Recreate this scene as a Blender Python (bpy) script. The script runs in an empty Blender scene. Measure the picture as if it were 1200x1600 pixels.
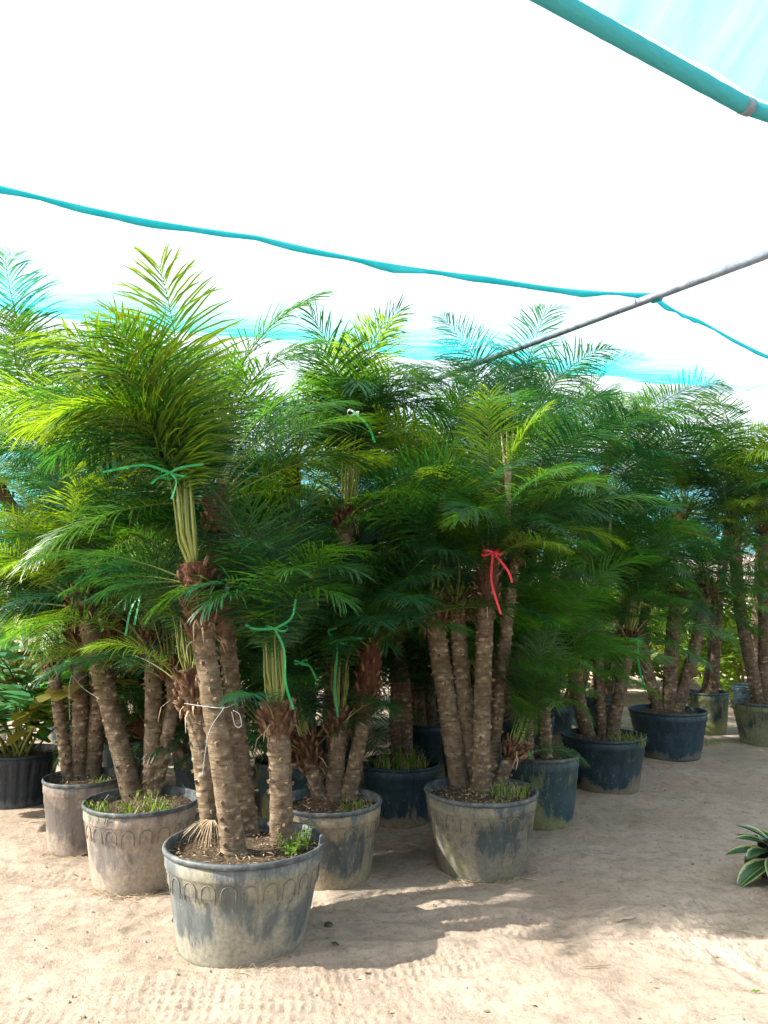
import bpy, math, random
import numpy as np
from mathutils import Vector, Matrix, Quaternion, noise as mnoise

random.seed(7); np.random.seed(7)
sc = bpy.context.scene
R = math.radians

# ------------------------------------------------------------------ camera
CAM_H, FPX, PITCH = 1.5, 1155.0, math.atan(148/1155)
cam_d = bpy.data.cameras.new('camera'); cam = bpy.data.objects.new('camera', cam_d)
sc.collection.objects.link(cam); sc.camera = cam
cam_d.sensor_fit = 'VERTICAL'; cam_d.sensor_height = 36; cam_d.lens = 36*FPX/1600
cam.location = (0, 0, CAM_H); cam.rotation_euler = (R(90)+PITCH, 0, 0)
cam_d.clip_start = .05; cam_d.clip_end = 3000

# ------------------------------------------------------------------ light
SUN_EL, SUN_AZ_TRAVEL = R(37), R(11)          # the sun stands on the left; light travels towards +X, a touch away from the camera
w = bpy.data.worlds.new('World'); sc.world = w; w.use_nodes = True
nt = w.node_tree; bg = nt.nodes['Background']
sky = nt.nodes.new('ShaderNodeTexSky'); sky.sky_type = 'NISHITA'; sky.sun_disc = False
sky.sun_elevation = SUN_EL
sdir = Vector((-math.cos(SUN_AZ_TRAVEL)*math.cos(SUN_EL), -math.sin(SUN_AZ_TRAVEL)*math.cos(SUN_EL), math.sin(SUN_EL)))
sky.sun_rotation = math.atan2(sdir.x, sdir.y)
sky.air_density = 1.0; sky.dust_density = 3.5; sky.ozone_density = 1.0
nt.links.new(sky.outputs[0], bg.inputs[0]); bg.inputs[1].default_value = .084
sd = bpy.data.lights.new('sun', 'SUN'); sd.energy = 5.0; sd.angle = R(.6); sd.color = (1, .955, .88)
so = bpy.data.objects.new('sun', sd); sc.collection.objects.link(so)
so.rotation_euler = sdir.to_track_quat('Z', 'Y').to_euler()
sc.view_settings.view_transform = 'Standard'; sc.view_settings.look = 'None'
sc.view_settings.exposure = 1.85; sc.view_settings.gamma = 1; sc.view_settings.use_curve_mapping = False
sc.cycles.max_bounces = 10; sc.cycles.diffuse_bounces = 4; sc.cycles.transparent_max_bounces = 12
sc.cycles.transmission_bounces = 4; sc.cycles.use_denoising = True

# ------------------------------------------------------------------ helpers
C = sc.collection
def ray(px, py):
    a, b = (px-600)/FPX, (800-py)/FPX
    return Vector((a, math.cos(PITCH)-b*math.sin(PITCH), math.sin(PITCH)+b*math.cos(PITCH)))
def at(px, py, Y):
    d = ray(px, py); return Vector((0, 0, CAM_H)) + d*(Y/d.y)
def onz(px, py, z):
    d = ray(px, py); return Vector((0, 0, CAM_H)) + d*((z-CAM_H)/d.z)

class MB:
    def __init__(s): s.v = []; s.f = []; s.uv = []; s.m = []; s.smooth = True
    def add(s, vs, fs, uvs=None, m=0):
        o = len(s.v); s.v += [tuple(p) for p in vs]
        for f in fs:
            s.f.append([o+i for i in f]); s.m.append(m)
            s.uv += [tuple(uvs[i]) for i in f] if uvs is not None else [(0, 0)]*len(f)
    def tube(s, pts, rad, seg=6, m=0, uvs=False, cap=True):
        pts = [Vector(p) for p in pts]; n = len(pts); vs = []; uv = []
        rad = rad if hasattr(rad, '__len__') else [rad]*n
        ref = Vector((0, 0, 1)); prev = None
        for i, p in enumerate(pts):
            t = (pts[min(i+1, n-1)]-pts[max(i-1, 0)])
            t = t.normalized() if t.length > 1e-9 else Vector((0, 0, 1))
            if prev is None:
                a = t.cross(ref if abs(t.z) < .9 else Vector((1, 0, 0))).normalized()
            else:
                a = (prev - t*prev.dot(t)).normalized()
            prev = a; b = t.cross(a)
            for k in range(seg):
                q = 2*math.pi*k/seg
                vs.append(p+(a*math.cos(q)+b*math.sin(q))*rad[i]); uv.append((k/seg, i/max(1, n-1)))
        fs = [[i*seg+k, i*seg+(k+1) % seg, (i+1)*seg+(k+1) % seg, (i+1)*seg+k] for i in range(n-1) for k in range(seg)]
        if cap: fs += [list(range(seg))[::-1], [(n-1)*seg+k for k in range(seg)]]
        s.add(vs, fs, uv, m)
    def ribbon(s, pts, width, side, m=0):
        pts = [Vector(p) for p in pts]; n = len(pts); vs = []; uv = []
        for i, p in enumerate(pts):
            sd_ = side[i] if isinstance(side, list) else side
            wd = width[i] if hasattr(width, '__len__') else width
            vs += [p-sd_*wd/2, p+sd_*wd/2]; uv += [(0, i/(n-1)), (1, i/(n-1))]
        s.add(vs, [[2*i, 2*i+1, 2*i+3, 2*i+2] for i in range(n-1)], uv, m)
    def mesh(s, name, mats):
        me = bpy.data.meshes.new(name); me.from_pydata(s.v, [], s.f)
        uvl = me.uv_layers.new(name='UVMap'); uvl.data.foreach_set('uv', np.array(s.uv, dtype=np.float32).ravel())
        for mt in (mats if isinstance(mats, (list, tuple)) else [mats]): me.materials.append(mt)
        me.polygons.foreach_set('material_index', s.m)
        me.polygons.foreach_set('use_smooth', [s.smooth]*len(s.f)); me.update()
        return me
def ob(name, data, parent=None, loc=None, label=None, cat=None, group=None, kind=None):
    o = bpy.data.objects.new(name, data); C.objects.link(o)
    if parent: o.parent = parent
    if loc is not None: o.location = loc
    if label: o['label'] = label
    if cat: o['category'] = cat
    if group: o['group'] = group
    if kind: o['kind'] = kind
    return o

# ------------------------------------------------------------------ materials
class NT:
    def __init__(s, name):
        s.mat = bpy.data.materials.new(name); s.mat.use_nodes = True; s.t = s.mat.node_tree
        s.bsdf = s.t.nodes['Principled BSDF']; s.out = s.t.nodes['Material Output']
    def n(s, typ, **k):
        nd = s.t.nodes.new('ShaderNode'+typ)
        for a, b in k.items():
            if a.startswith('_'): setattr(nd, a[1:], b)
        return nd
    def l(s, a, b): s.t.links.new(a, b)
    def setin(s, nd, key, v):
        if isinstance(v, bpy.types.NodeSocket): s.l(v, nd.inputs[key])
        elif v is not None:
            if isinstance(v, tuple) and len(v) == 3 and nd.inputs[key].type == 'RGBA': v = v+(1,)
            nd.inputs[key].default_value = v
    def coord(s, kind='Object'): return s.n('TexCoord').outputs[kind]
    def mapping(s, vec, scale=(1, 1, 1), loc=(0, 0, 0), rot=(0, 0, 0)):
        m = s.n('Mapping'); s.l(vec, m.inputs[0]); m.inputs['Scale'].default_value = scale
        m.inputs['Location'].default_value = loc; m.inputs['Rotation'].default_value = rot
        return m.outputs[0]
    def noise(s, vec, scale, detail=4, rough=.55, dist=0):
        m = s.n('TexNoise'); s.l(vec, m.inputs['Vector']); m.inputs['Scale'].default_value = scale
        m.inputs['Detail'].default_value = detail; m.inputs['Roughness'].default_value = rough
        m.inputs['Distortion'].default_value = dist; return m.outputs[0]
    def ramp(s, fac, stops):
        r = s.n('ValToRGB'); s.l(fac, r.inputs[0]); e = r.color_ramp.elements
        while len(e) > 1: e.remove(e[0])
        for i, (p, c) in enumerate(stops):
            if not isinstance(c, tuple): c = (c, c, c)
            el = e[0] if i == 0 else e.new(p)
            el.position = p; el.color = c+(1,)
        return r.outputs[0]
    def mix(s, fac, a, b, mode='MIX'):
        m = s.n('Mix'); m.data_type = 'RGBA'; m.blend_type = mode
        s.setin(m, 0, fac); s.setin(m, 6, a); s.setin(m, 7, b); return m.outputs[2]
    def math(s, op, a, b=None, clamp=False):
        m = s.n('Math'); m.operation = op; m.use_clamp = clamp
        s.setin(m, 0, a); s.setin(m, 1, b); return m.outputs[0]
    def bump(s, h, strength=.5, dist=.01, normal=None):
        b = s.n('Bump'); s.l(h, b.inputs['Height']); b.inputs['Strength'].default_value = strength
        b.inputs['Distance'].default_value = dist
        if normal: s.l(normal, b.inputs['Normal'])
        return b.outputs[0]
    def done(s, col=None, rough=.8, normal=None, spec=.3, metal=0):
        if col is not None: s.setin(s.bsdf, 'Base Color', col)
        s.setin(s.bsdf, 'Roughness', rough); s.bsdf.inputs['Specular IOR Level'].default_value = spec
        s.bsdf.inputs['Metallic'].default_value = metal
        if normal: s.l(normal, s.bsdf.inputs['Normal'])
        return s.mat

def leaf_mat(name, dead=False, trans=.4, tint=None, rough=.34):
    m = NT(name); oi = m.n('ObjectInfo'); uv = m.n('UVMap').outputs[0]
    sp = m.n('SeparateXYZ'); m.l(uv, sp.inputs[0])
    n = m.noise(m.coord(), 9, 3)
    base = oi.outputs['Color'] if tint is None else m.mix(0.0, tint, tint)
    col = m.mix(m.ramp(n, [(.35, .0), (.7, .55)]), base, m.mix(1.0, base, (1.7, 1.35, .8), 'MULTIPLY'))
    tip = m.ramp(sp.outputs[1], [(.86, 0.), (1., 1.)])
    tipn = m.math('MULTIPLY', tip, m.ramp(m.noise(m.coord(), 3.5, 2), [(.48, 0.), (.62, 1.)]))
    col = m.mix(tipn, col, (.32, .22, .09))
    rnd = m.math('ADD', .6, m.math('ADD', m.math('MULTIPLY', oi.outputs['Random'], .4), m.math('MULTIPLY', sp.outputs[0], .4)))
    col = m.mix(1.0, col, rnd, 'MULTIPLY')
    m.done(col, rough, spec=.45)
    tr = m.n('BsdfTranslucent'); m.l(m.mix(1.0, col, (2.3, 2.1, .5), 'MULTIPLY'), tr.inputs[0])
    ms = m.n('MixShader'); ms.inputs[0].default_value = trans
    m.l(m.bsdf.outputs[0], ms.inputs[1]); m.l(tr.outputs[0], ms.inputs[2]); m.l(ms.outputs[0], m.out.inputs[0])
    return m.mat
M = {}
M['leaf'] = leaf_mat('palm_leaflet', trans=.42)
m = NT('palm_petiole'); uv = m.n('UVMap').outputs[0]; sp = m.n('SeparateXYZ'); m.l(uv, sp.inputs[0])
oi = m.n('ObjectInfo')
c = m.mix(m.ramp(sp.outputs[1], [(.0, 1.), (.5, .0)]), m.mix(.5, oi.outputs['Color'], (.10, .15, .03)), (.27, .29, .07))
M['petiole'] = m.done(c, .45, spec=.4)
m = NT('palm_bark'); co = m.coord()
n1 = m.noise(co, 14, 6, .65); n2 = m.noise(co, 60, 5, .7); n3 = m.noise(co, 3, 3)
uv = m.n('UVMap').outputs[0]; sp = m.n('SeparateXYZ'); m.l(uv, sp.inputs[0])
col = m.ramp(n1, [(.32, (.10, .066, .040)), (.5, (.30, .228, .15)), (.68, (.50, .41, .29))])
col = m.mix(m.ramp(n3, [(.5, 0.), (.68, .55)]), col, (.17, .165, .065))
col = m.mix(m.ramp(n2, [(.56, 0.), (.72, .5)]), col, (.30, .20, .07))
wr = m.noise(m.mapping(co, (9, 9, 75)), 1, 5, .65, .3)
col = m.mix(m.ramp(wr, [(.34, .75), (.5, 0.)]), col, (.075, .052, .034))
bl = m.n('Attribute'); bl.attribute_name = 'lip'
col = m.mix(m.ramp(bl.outputs['Fac'], [(0., .6), (.35, .0)]), col, (.06, .042, .028))
fb = m.n('Attribute'); fb.attribute_name = 'fibre'
col = m.mix(fb.outputs['Fac'], col, m.ramp(m.noise(m.mapping(co, (60, 60, 9)), 1, 4, .7), [(.3, (.030, .014, .009)), (.7, (.16, .068, .038))]))
hb = m.math('ADD', m.math('MULTIPLY', n1, .5), m.math('ADD', m.math('MULTIPLY', n2, .4), m.math('MULTIPLY', wr, .9)))
M['bark'] = m.done(col, .9, m.bump(hb, .9, .014), spec=.15)
m = NT('palm_scar'); co = m.coord(); n1 = m.noise(co, 25, 4, .6)
oi = m.n('ObjectInfo')
M['scar'] = m.done(m.ramp(n1, [(.3, (.06, .04, .026)), (.7, (.22, .16, .10))]), .9, m.bump(m.noise(co, 120, 3), .5, .004), spec=.15)
m = NT('old_petiole_stub'); co = m.coord(); n1 = m.noise(co, 18, 4, .6)
M['stub'] = m.done(m.ramp(n1, [(.3, (.05, .026, .016)), (.55, (.16, .085, .05)), (.75, (.36, .27, .18))]), .85, m.bump(m.noise(co, 90, 3), .5, .004), spec=.2)
m = NT('palm_fibre'); n1 = m.noise(m.coord(), 7, 3)
M['fibre'] = m.done(m.ramp(n1, [(.35, (.065, .025, .014)), (.7, (.24, .105, .055))]), .85, spec=.2)
m = NT('dry_leaf'); n1 = m.noise(m.coord(), 14, 4)
M['dry'] = m.done(m.ramp(n1, [(.3, (.16, .11, .06)), (.7, (.46, .37, .24))]), .8, spec=.2)

def pot_mat(name, base, mud, cover, green=.0, seed=0):
    m = NT(name); co = m.mapping(m.coord(), (1, 1, 1), (seed*3.1, seed*1.7, 0))
    ob_ = m.coord(); sp = m.n('SeparateXYZ'); m.l(ob_, sp.inputs[0])
    big = m.noise(m.mapping(co, (1.3, 1.3, .75)), 3.2, 9, .68, .5); fine = m.noise(m.mapping(co, (18, 18, 5)), 1, 6, .7); sc_ = m.noise(co, 45, 5, .7)
    zf = m.ramp(m.math('MULTIPLY', sp.outputs[2], 2.2), [(.0, .34), (.22, .10), (.5, .0), (.8, .07), (1., .0)])
    f = m.math('ADD', m.math('ADD', m.math('MULTIPLY', big, .8), m.math('MULTIPLY', fine, .3)), zf)
    f = m.math('SUBTRACT', f, .60-(cover-.5)*.5)
    mask = m.ramp(m.math('ADD', f, .5), [(.455, 0.), (.50, .6), (.555, 1.)])
    mudc = m.ramp(sc_, [(.3, tuple(x*.62 for x in mud)), (.6, mud), (.75, tuple(min(1, x*1.25) for x in mud))])
    gm = m.ramp(m.noise(co, 4.5, 4, .6), [(.52, 0.), (.66, green)])
    mudc = m.mix(gm, mudc, (.19, .21, .055))
    b2 = m.mix(m.ramp(fine, [(.35, 0.), (.75, .6)]), base, tuple(min(1, x*2.2+.03) for x in base))
    col = m.mix(mask, b2, mudc)
    drip = m.ramp(m.noise(m.mapping(co, (22, 22, 1.4)), 1, 4, .6), [(.64, 0.), (.74, .5)])
    col = m.mix(drip, col, tuple(x*.7 for x in base))
    rough = m.ramp(mask, [(0, .48), (1, .92)])
    scr = m.noise(m.mapping(co, (90, 90, 30)), 1, 4, .75)
    col = m.mix(m.ramp(scr, [(.60, 0.), (.70, .45)]), col, tuple(min(1, x*1.5+.05) for x in mud))
    col = m.mix(m.ramp(scr, [(.28, .55), (.38, 0.)]), col, tuple(x*.6 for x in base))
    h = m.math('ADD', m.math('MULTIPLY', mask, .5), m.math('MULTIPLY', sc_, .4))
    return m.done(col, rough, m.bump(h, .6, .006), spec=.35)
M['potA'] = pot_mat('weathered_pot_grey', (.075, .088, .088), (.27, .258, .205), .45, .3, 1)
M['potB'] = pot_mat('weathered_pot_dusty', (.12, .108, .098), (.36, .30, .235), .52, .1, 2)
M['potC'] = pot_mat('weathered_pot_brown', (.10, .088, .080), (.30, .25, .20), .44, .0, 3)
M['potE'] = pot_mat('weathered_pot_ochre', (.06, .068, .065), (.30, .25, .165), .58, .2, 4)
M['potG'] = pot_mat('weathered_pot_olive', (.04, .055, .055), (.20, .182, .14), .48, .3, 5)
M['potH'] = pot_mat('weathered_pot_teal', (.018, .045, .052), (.20, .21, .10), .40, .8, 6)
M['potI'] = pot_mat('weathered_pot_navy', (.010, .028, .038), (.20, .17, .115), .30, .0, 7)
M['potJ'] = pot_mat('weathered_pot_blue', (.012, .032, .045), (.14, .14, .12), .22, .0, 8)
M['potK'] = pot_mat('weathered_pot_mossy', (.03, .055, .045), (.22, .23, .13), .55, .7, 9)
M['potD'] = pot_mat('black_nursery_pot', (.012, .018, .026), (.10, .11, .12), .18, .0, 10)
m = NT('pot_rim'); co = m.coord(); n1 = m.noise(co, 20, 5, .65)
M['rim'] = m.done(m.ramp(n1, [(.35, (.035, .046, .052)), (.55, (.085, .10, .105)), (.75, (.24, .22, .17))]), .55, m.bump(n1, .3, .004), spec=.4)
m = NT('pot_relief'); n1 = m.noise(m.coord('Generated'), 4, 3)
M['arch'] = m.done(m.ramp(n1, [(.3, (.10, .10, .085)), (.7, (.24, .22, .165))]), .85, spec=.2)
m = NT('potting_soil'); co = m.coord(); n1 = m.noise(co, 40, 6, .7)
M['soil'] = m.done(m.ramp(n1, [(.3, (.035, .024, .016)), (.6, (.12, .088, .058)), (.75, (.22, .17, .115))]), .95, m.bump(n1, 1, .02), spec=.1)
m = NT('leaf_litter'); n1 = m.noise(m.coord(), 30, 3)
M['litter'] = m.done(m.ramp(n1, [(.3, (.08, .05, .03)), (.5, (.22, .16, .10)), (.7, (.42, .34, .24))]), .9, spec=.1)
M['grass'] = leaf_mat('grass_blade', tint=(.10, .20, .03), trans=.35)
M['weed'] = leaf_mat('weed_leaf', tint=(.11, .23, .035), trans=.35)
m = NT('ribbon_green'); M['ribbon'] = m.done((.02, .34, .10), .4, spec=.5)
tr = m.n('BsdfTranslucent'); tr.inputs[0].default_value = (.02, .65, .2, 1); ms = m.n('MixShader'); ms.inputs[0].default_value = .35
m.l(m.bsdf.outputs[0], ms.inputs[1]); m.l(tr.outputs[0], ms.inputs[2]); m.l(ms.outputs[0], m.out.inputs[0])
m = NT('ribbon_red'); M['ribbon_red'] = m.done((.62, .02, .04), .35, spec=.5)
m = NT('ribbon_white'); M['ribbon_white'] = m.done((.75, .75, .72), .4, spec=.4)
m = NT('wire'); M['wire'] = m.done((.36, .41, .43), .4, spec=.5)
m = NT('galvanised_steel'); co = m.coord(); n1 = m.noise(co, 22, 5, .6)
M['steel'] = m.done(m.ramp(n1, [(.3, (.11, .14, .19)), (.7, (.26, .31, .38))]), .5, m.bump(n1, .2, .003), spec=.5, metal=.25)

def net_mat(name, col, thru, streak, lo, hi, trans=.7, feather=False):
    m = NT(name); co = m.coord()
    st = m.noise(m.mapping(co, streak), 1, 5, .6, .3)
    dens = m.ramp(st, [(.35, lo), (.65, hi)])
    lw = m.n('LayerWeight'); lw.inputs[0].default_value = .35
    weave = m.noise(m.mapping(co, (350, 350, 350)), 1, 1)
    dif = m.n('BsdfDiffuse'); tr = m.n('BsdfTranslucent'); m.setin(dif, 0, col); m.setin(tr, 0, col)
    wr_ = m.noise(m.mapping(co, (14, 14, 14)), 1, 5, .7)
    m.l(m.bump(wr_, .5, .02, m.bump(weave, .4, .002)), dif.inputs['Normal'])
    a = m.n('MixShader'); a.inputs[0].default_value = trans; m.l(dif.outputs[0], a.inputs[1]); m.l(tr.outputs[0], a.inputs[2])
    tp = m.n('BsdfTransparent'); b = m.n('MixShader')
    fac = dens
    if feather:
        sv = m.n('SeparateXYZ'); m.l(m.n('UVMap').outputs[0], sv.inputs[0])
        fn_ = m.math('ADD', sv.outputs[1], m.math('MULTIPLY', m.math('SUBTRACT', m.noise(m.mapping(co, (1.6, 14, 1)), 1, 5, .7), .5), .7))
        fac = m.math('MULTIPLY', m.math('MULTIPLY', dens, m.ramp(fn_, [(0., 0.), (.4, .10), (.72, .55), (.9, 1.), (.97, .8), (1., 0.)])), m.ramp(sv.outputs[0], [(0., 0.), (.1, 1.), (.95, 1.), (1., 0.)]))
    m.l(fac, b.inputs[0]); m.l(tp.outputs[0], b.inputs[1]); m.l(a.outputs[0], b.inputs[2]); m.l(b.outputs[0], m.out.inputs[0])
    return m.mat
M['net'] = net_mat('shade_net', (.90, .95, .94), 0, (.25, .9, 1), .26, .32, .85)
M['net_teal'] = net_mat('shade_net_doubled', (.012, .50, .56), 0, (.5, 2.5, 2), .75, 1., feather=True)
M['net_upper'] = net_mat('shade_net_upper', (.10, .55, .60), 0, (6, .8, 1), .35, .8)
M['net_side'] = net_mat('shade_net_side', (.10, .58, .60), 0, (1.2, 1.2, .6), .55, .9)
M['net_hem'] = net_mat('shade_net_hem', (.03, .50, .56), 0, (9, 9, 9), .85, .98, .55)
M['net_roll'] = net_mat('shade_net_roll', (.07, .40, .47), 0, (3, 3, 30), .97, 1., .15)

# ------------------------------------------------------------------ ground
def axis(lo, hi, step, far_lo, far_hi, g=1.09):
    a = list(np.arange(lo, hi, step)); s = step
    while a[-1] < far_hi: s *= g; a.append(a[-1]+s)
    s = step; b = [lo]
    while b[-1] > far_lo: s *= g; b.append(b[-1]-s)
    return np.array(b[1:][::-1]+a)
gx = axis(-2.4, 3.0, .012, -600, 600); gy = axis(2.2, 4.9, .012, -400, 1500)
X, Y = np.meshgrid(gx, gy)
def vnoise(x, y, s, seed):
    rs = np.random.RandomState(seed); T = rs.rand(256, 256)
    u = x*s; v = y*s; i = np.floor(u).astype(int); j = np.floor(v).astype(int)
    fu = u-i; fv = v-j; fu = fu*fu*(3-2*fu); fv = fv*fv*(3-2*fv)
    g = lambda a, b: T[a % 256, b % 256]
    return (g(i, j)*(1-fu)+g(i+1, j)*fu)*(1-fv)+(g(i, j+1)*(1-fu)+g(i+1, j+1)*fu)*fv-.5
near = np.exp(-((np.hypot(X, Y-4)/14)**2))
Z = .035*vnoise(X, Y, .8, 1)+.022*vnoise(X, Y, 2.3, 2)+.012*vnoise(X, Y, 6, 3)+.008*vnoise(X, Y, 14, 4)+.004*vnoise(X, Y, 34, 5)
Z *= near
rs = np.random.RandomState(3)
for k in range(40):                                             # footprints and scuffs
    cx_, cy_ = rs.uniform(-2.6, 3.4), rs.uniform(1.9, 4.6); a = rs.uniform(-.6, .6)+(math.pi/2 if rs.rand() < .3 else 0)
    L_, W_ = rs.uniform(.09, .15), rs.uniform(.035, .05); d_ = rs.uniform(.006, .016)
    u_ = (X-cx_)*math.cos(a)+(Y-cy_)*math.sin(a); v_ = -(X-cx_)*math.sin(a)+(Y-cy_)*math.cos(a)
    q = (u_/L_)**2+(v_/W_)**2
    Z += -d_*np.exp(-q**2)+d_*.22*np.exp(-((np.sqrt(q)-1.45)/.25)**2)
trk = np.zeros_like(X); TU = np.zeros_like(X); TV = np.zeros_like(X)
tracks = [(-3, 2.75, .10, .20, .3), (-3, 3.15, -.06, .17, 1.4), (-3, 2.35, .16, .2, 2.2), (-3, 3.72, -.02, .15, .9), (-3, 2.45, .32, .16, 4), (-3, 4.6, -.25, .14, 2)]
for (x0, y0, sl, hw, ph) in tracks:
    yc = y0+sl*(X-x0)+.10*np.sin(X*.9+ph); v_ = Y-yc
    msk = np.clip(1-(np.abs(v_)/hw)**4, 0, 1)*np.clip(.45+3.2*vnoise(X, Y, 1.5, int(ph*10)+1), 0, 1)
    sel = msk > trk
    TU[sel] = X[sel]; TV[sel] = v_[sel]+.25*np.abs(v_[sel]); trk = np.maximum(trk, msk)
    Z += -.010*np.exp(-(v_/(hw*.9))**6)*near*(.5+vnoise(X, Y, 1.7, 31))+.007*np.exp(-((np.abs(v_)-hw*1.12)/.035)**2)*near*(Y < 6)
dash = (np.sin(TU*2*np.pi/.040+TV*22+2*np.sin(TU*1.7)) > .25)*(np.sin(TV*2*np.pi/.055+1.2*np.sin(TU*3)) > -.1)
Z -= .0105*dash*np.clip(trk*1.4, 0, 1)*np.clip(.7+2*vnoise(X, Y, 5, 33), .1, 1)*near*(Y < 6)
ny, nx = X.shape
vv = np.stack([X, Y, Z], -1).reshape(-1, 3)
idx = np.arange(nx*ny).reshape(ny, nx)
ff = np.stack([idx[:-1, :-1], idx[:-1, 1:], idx[1:, 1:], idx[1:, :-1]], -1).reshape(-1, 4)
me = bpy.data.meshes.new('ground'); me.vertices.add(len(vv)); me.vertices.foreach_set('co', vv.ravel())
me.loops.add(ff.size); me.loops.foreach_set('vertex_index', ff.ravel().astype(np.int32))
me.polygons.add(len(ff)); me.polygons.foreach_set('loop_start', (np.arange(len(ff))*4).astype(np.int32))
me.polygons.foreach_set('use_smooth', np.ones(len(ff), bool)); me.update(calc_edges=True)
m = NT('dry_sandy_earth'); co = m.coord()
n1 = m.noise(co, .9, 6, .6); n2 = m.noise(co, 9, 8, .7); n3 = m.noise(co, 110, 4, .7)
col = m.ramp(n1, [(.3, (.265, .205, .152)), (.55, (.385, .308, .238)), (.75, (.465, .383, .305))])
col = m.mix(m.ramp(n2, [(.34, .6), (.52, 0.)]), col, (.19, .155, .12))
col = m.mix(m.ramp(n3, [(.62, 0.), (.75, .5)]), col, (.16, .12, .09))
n4 = m.noise(co, 38, 6, .75)
col = m.mix(m.ramp(n4, [(.36, .5), (.48, 0.)]), col, (.15, .115, .085))
col = m.mix(m.ramp(n4, [(.60, 0.), (.72, .35)]), col, (.50, .43, .36))
hb = m.math('ADD', m.math('MULTIPLY', n2, .7), m.math('ADD', m.math('MULTIPLY', n3, .22), m.math('MULTIPLY', n4, .5)))
me.materials.append(m.done(col, .95, m.bump(hb, .8, .022), spec=.12))
ob('ground', me, kind='structure')
def gz(x, y):
    j = int(np.clip(np.searchsorted(gy, y), 0, ny-1)); i = int(np.clip(np.searchsorted(gx, x), 0, nx-1)); return float(Z[j, i])

# hill and far bank
hb_ = MB(); n_ = 60
for j in range(9):
    for i in range(n_+1):
        x = -160+320*i/n_; t = j/8
        z = -1+16*math.sin(min(1, t*1.2)*math.pi/2)*(.75+.5*mnoise.noise((x*.02, t, 3)))*(1.0 if x > -10 else .35)
        hb_.v.append((x, 60+t*70, z))
hb_.f = [[j*(n_+1)+i, j*(n_+1)+i+1, (j+1)*(n_+1)+i+1, (j+1)*(n_+1)+i] for j in range(8) for i in range(n_)]
hb_.m = [0]*len(hb_.f); hb_.uv = [(0, 0)]*(4*len(hb_.f))
m = NT('pale_dry_hillside'); n1 = m.noise(m.coord(), .25, 8, .7)
M['hill'] = m.done(m.ramp(n1, [(.35, (.22, .16, .12)), (.6, (.50, .42, .38))]), .95, m.bump(n1, 1, .8), spec=.1)
ob('hill', hb_.mesh('hill', M['hill']), kind='structure')

# ------------------------------------------------------------------ shade net
ZN = 3.9
def edge_pt(px, py): return onz(px, py, ZN)
e0, e1 = edge_pt(0, 432), edge_pt(1130, 570)
ed = (e1-e0); slope = ed.y/ed.x
yedge = lambda x: e0.y+slope*(x-e0.x)
yfar = lambda x: 11.3+.05*x
def sheet(name, fn, nu, nv, mat, **k):
    b = MB(); vs = [fn(u/nu, v/nv) for v in range(nv+1) for u in range(nu+1)]
    b.add(vs, [[v*(nu+1)+u, v*(nu+1)+u+1, (v+1)*(nu+1)+u+1, (v+1)*(nu+1)+u] for v in range(nv) for u in range(nu)],
          [(u/nu, v/nv) for v in range(nv+1) for u in range(nu+1)])
    return ob(name, b.mesh(name, mat), **k)
def roof(u, v):
    x = -12+26*u; y = -5+(yfar(x)+5)*v
    z = ZN+.06*mnoise.noise((x*.5, y*.9, 0))+.02*mnoise.noise((x*3, y*1.1, 2))-.05*math.sin(v*math.pi*3)**2
    return (x, y, z)
net = sheet('shade_net', roof, 110, 70, M['net'], label='pale shade net stretched flat over the whole nursery yard', cat='shade net')
def overlap(u, v):
    x = -7+(e1.x+7.1)*u; y = yedge(x)-1.7+1.95*v+.05*mnoise.noise((x*1.3, 5, 0))
    return (x, y, ZN-.19-.10*math.sin(v*math.pi)*.6+.02*mnoise.noise((x*2.2, v*2, 4)))
sheet('net_overlap', overlap, 150, 8, M['net_teal'], label='turquoise doubled strip of shade net just above the palm crowns', cat='net edge')
def side(u, v):
    x = -11+24*u; y = yfar(x)+.03+1.2*v; z = ZN-.03-1.5*v**.8+.10*mnoise.noise((x*1.2, v*3, 7))+.04*mnoise.noise((x*5, v*1.5, 1))
    return (x-.8*v*0, y, z)
sheet('side_net', side, 120, 14, M['net_side'], label='turquoise side net sloping down behind the palm block', cat='shade net')
def hem(name, pts, wd, mat, label, cat, mid=14):
    b = MB(); P = []
    for a, c in zip(pts[:-1], pts[1:]):
        for i in range(mid): P.append(a.lerp(c, i/mid))
    P.append(pts[-1]); n = len(P)
    for i in range(n):
        P[i] = P[i]+Vector((0, 0, -.03*math.sin(math.pi*((i % mid)/mid))))
    lo = []; vs = []; fs = []
    for i, p in enumerate(P):
        wv = wd*(.9+.7*mnoise.noise((i*.35, 2, 0)))
        tw = .9*mnoise.noise((i*.2, 9, 1))
        d_ = (P[min(i+1, n-1)]-P[max(i-1, 0)]).normalized(); s_ = d_.cross(Vector((0, 0, 1))).normalized()
        dn = (Vector((0, 0, -1))+s_*tw).normalized()
        for q in (0, .5, 1):
            for sg in (1, -1): vs.append(p+dn*wv*q+s_*sg*(.003+.003*math.sin(q*3.1)))
    for i in range(n-1):
        a, c = i*6, (i+1)*6
        for x_, y_ in ((0, 2), (2, 4), (4, 5), (5, 3), (3, 1), (1, 0)): fs.append([a+x_, a+y_, c+y_, c+x_])
    b.add(vs, fs); return ob(name, b.mesh(name, mat), label=label, cat=cat)
zh = 3.74
hem('net_hem', [onz(-60, 280, zh), onz(0, 290, zh), onz(400, 368, zh), onz(760, 432, zh), onz(1018, 458, zh)], .044, M['net_hem'], 'long turquoise hem strip crossing the net from the left edge to the steel pipe', 'net seam')
hem('net_hem', [onz(1018, 458, zh), onz(1090, 498, zh), onz(1250, 575, zh)], .034, M['net_hem'], 'short turquoise hem strip falling from the steel pipe to the right edge', 'net seam')
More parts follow.
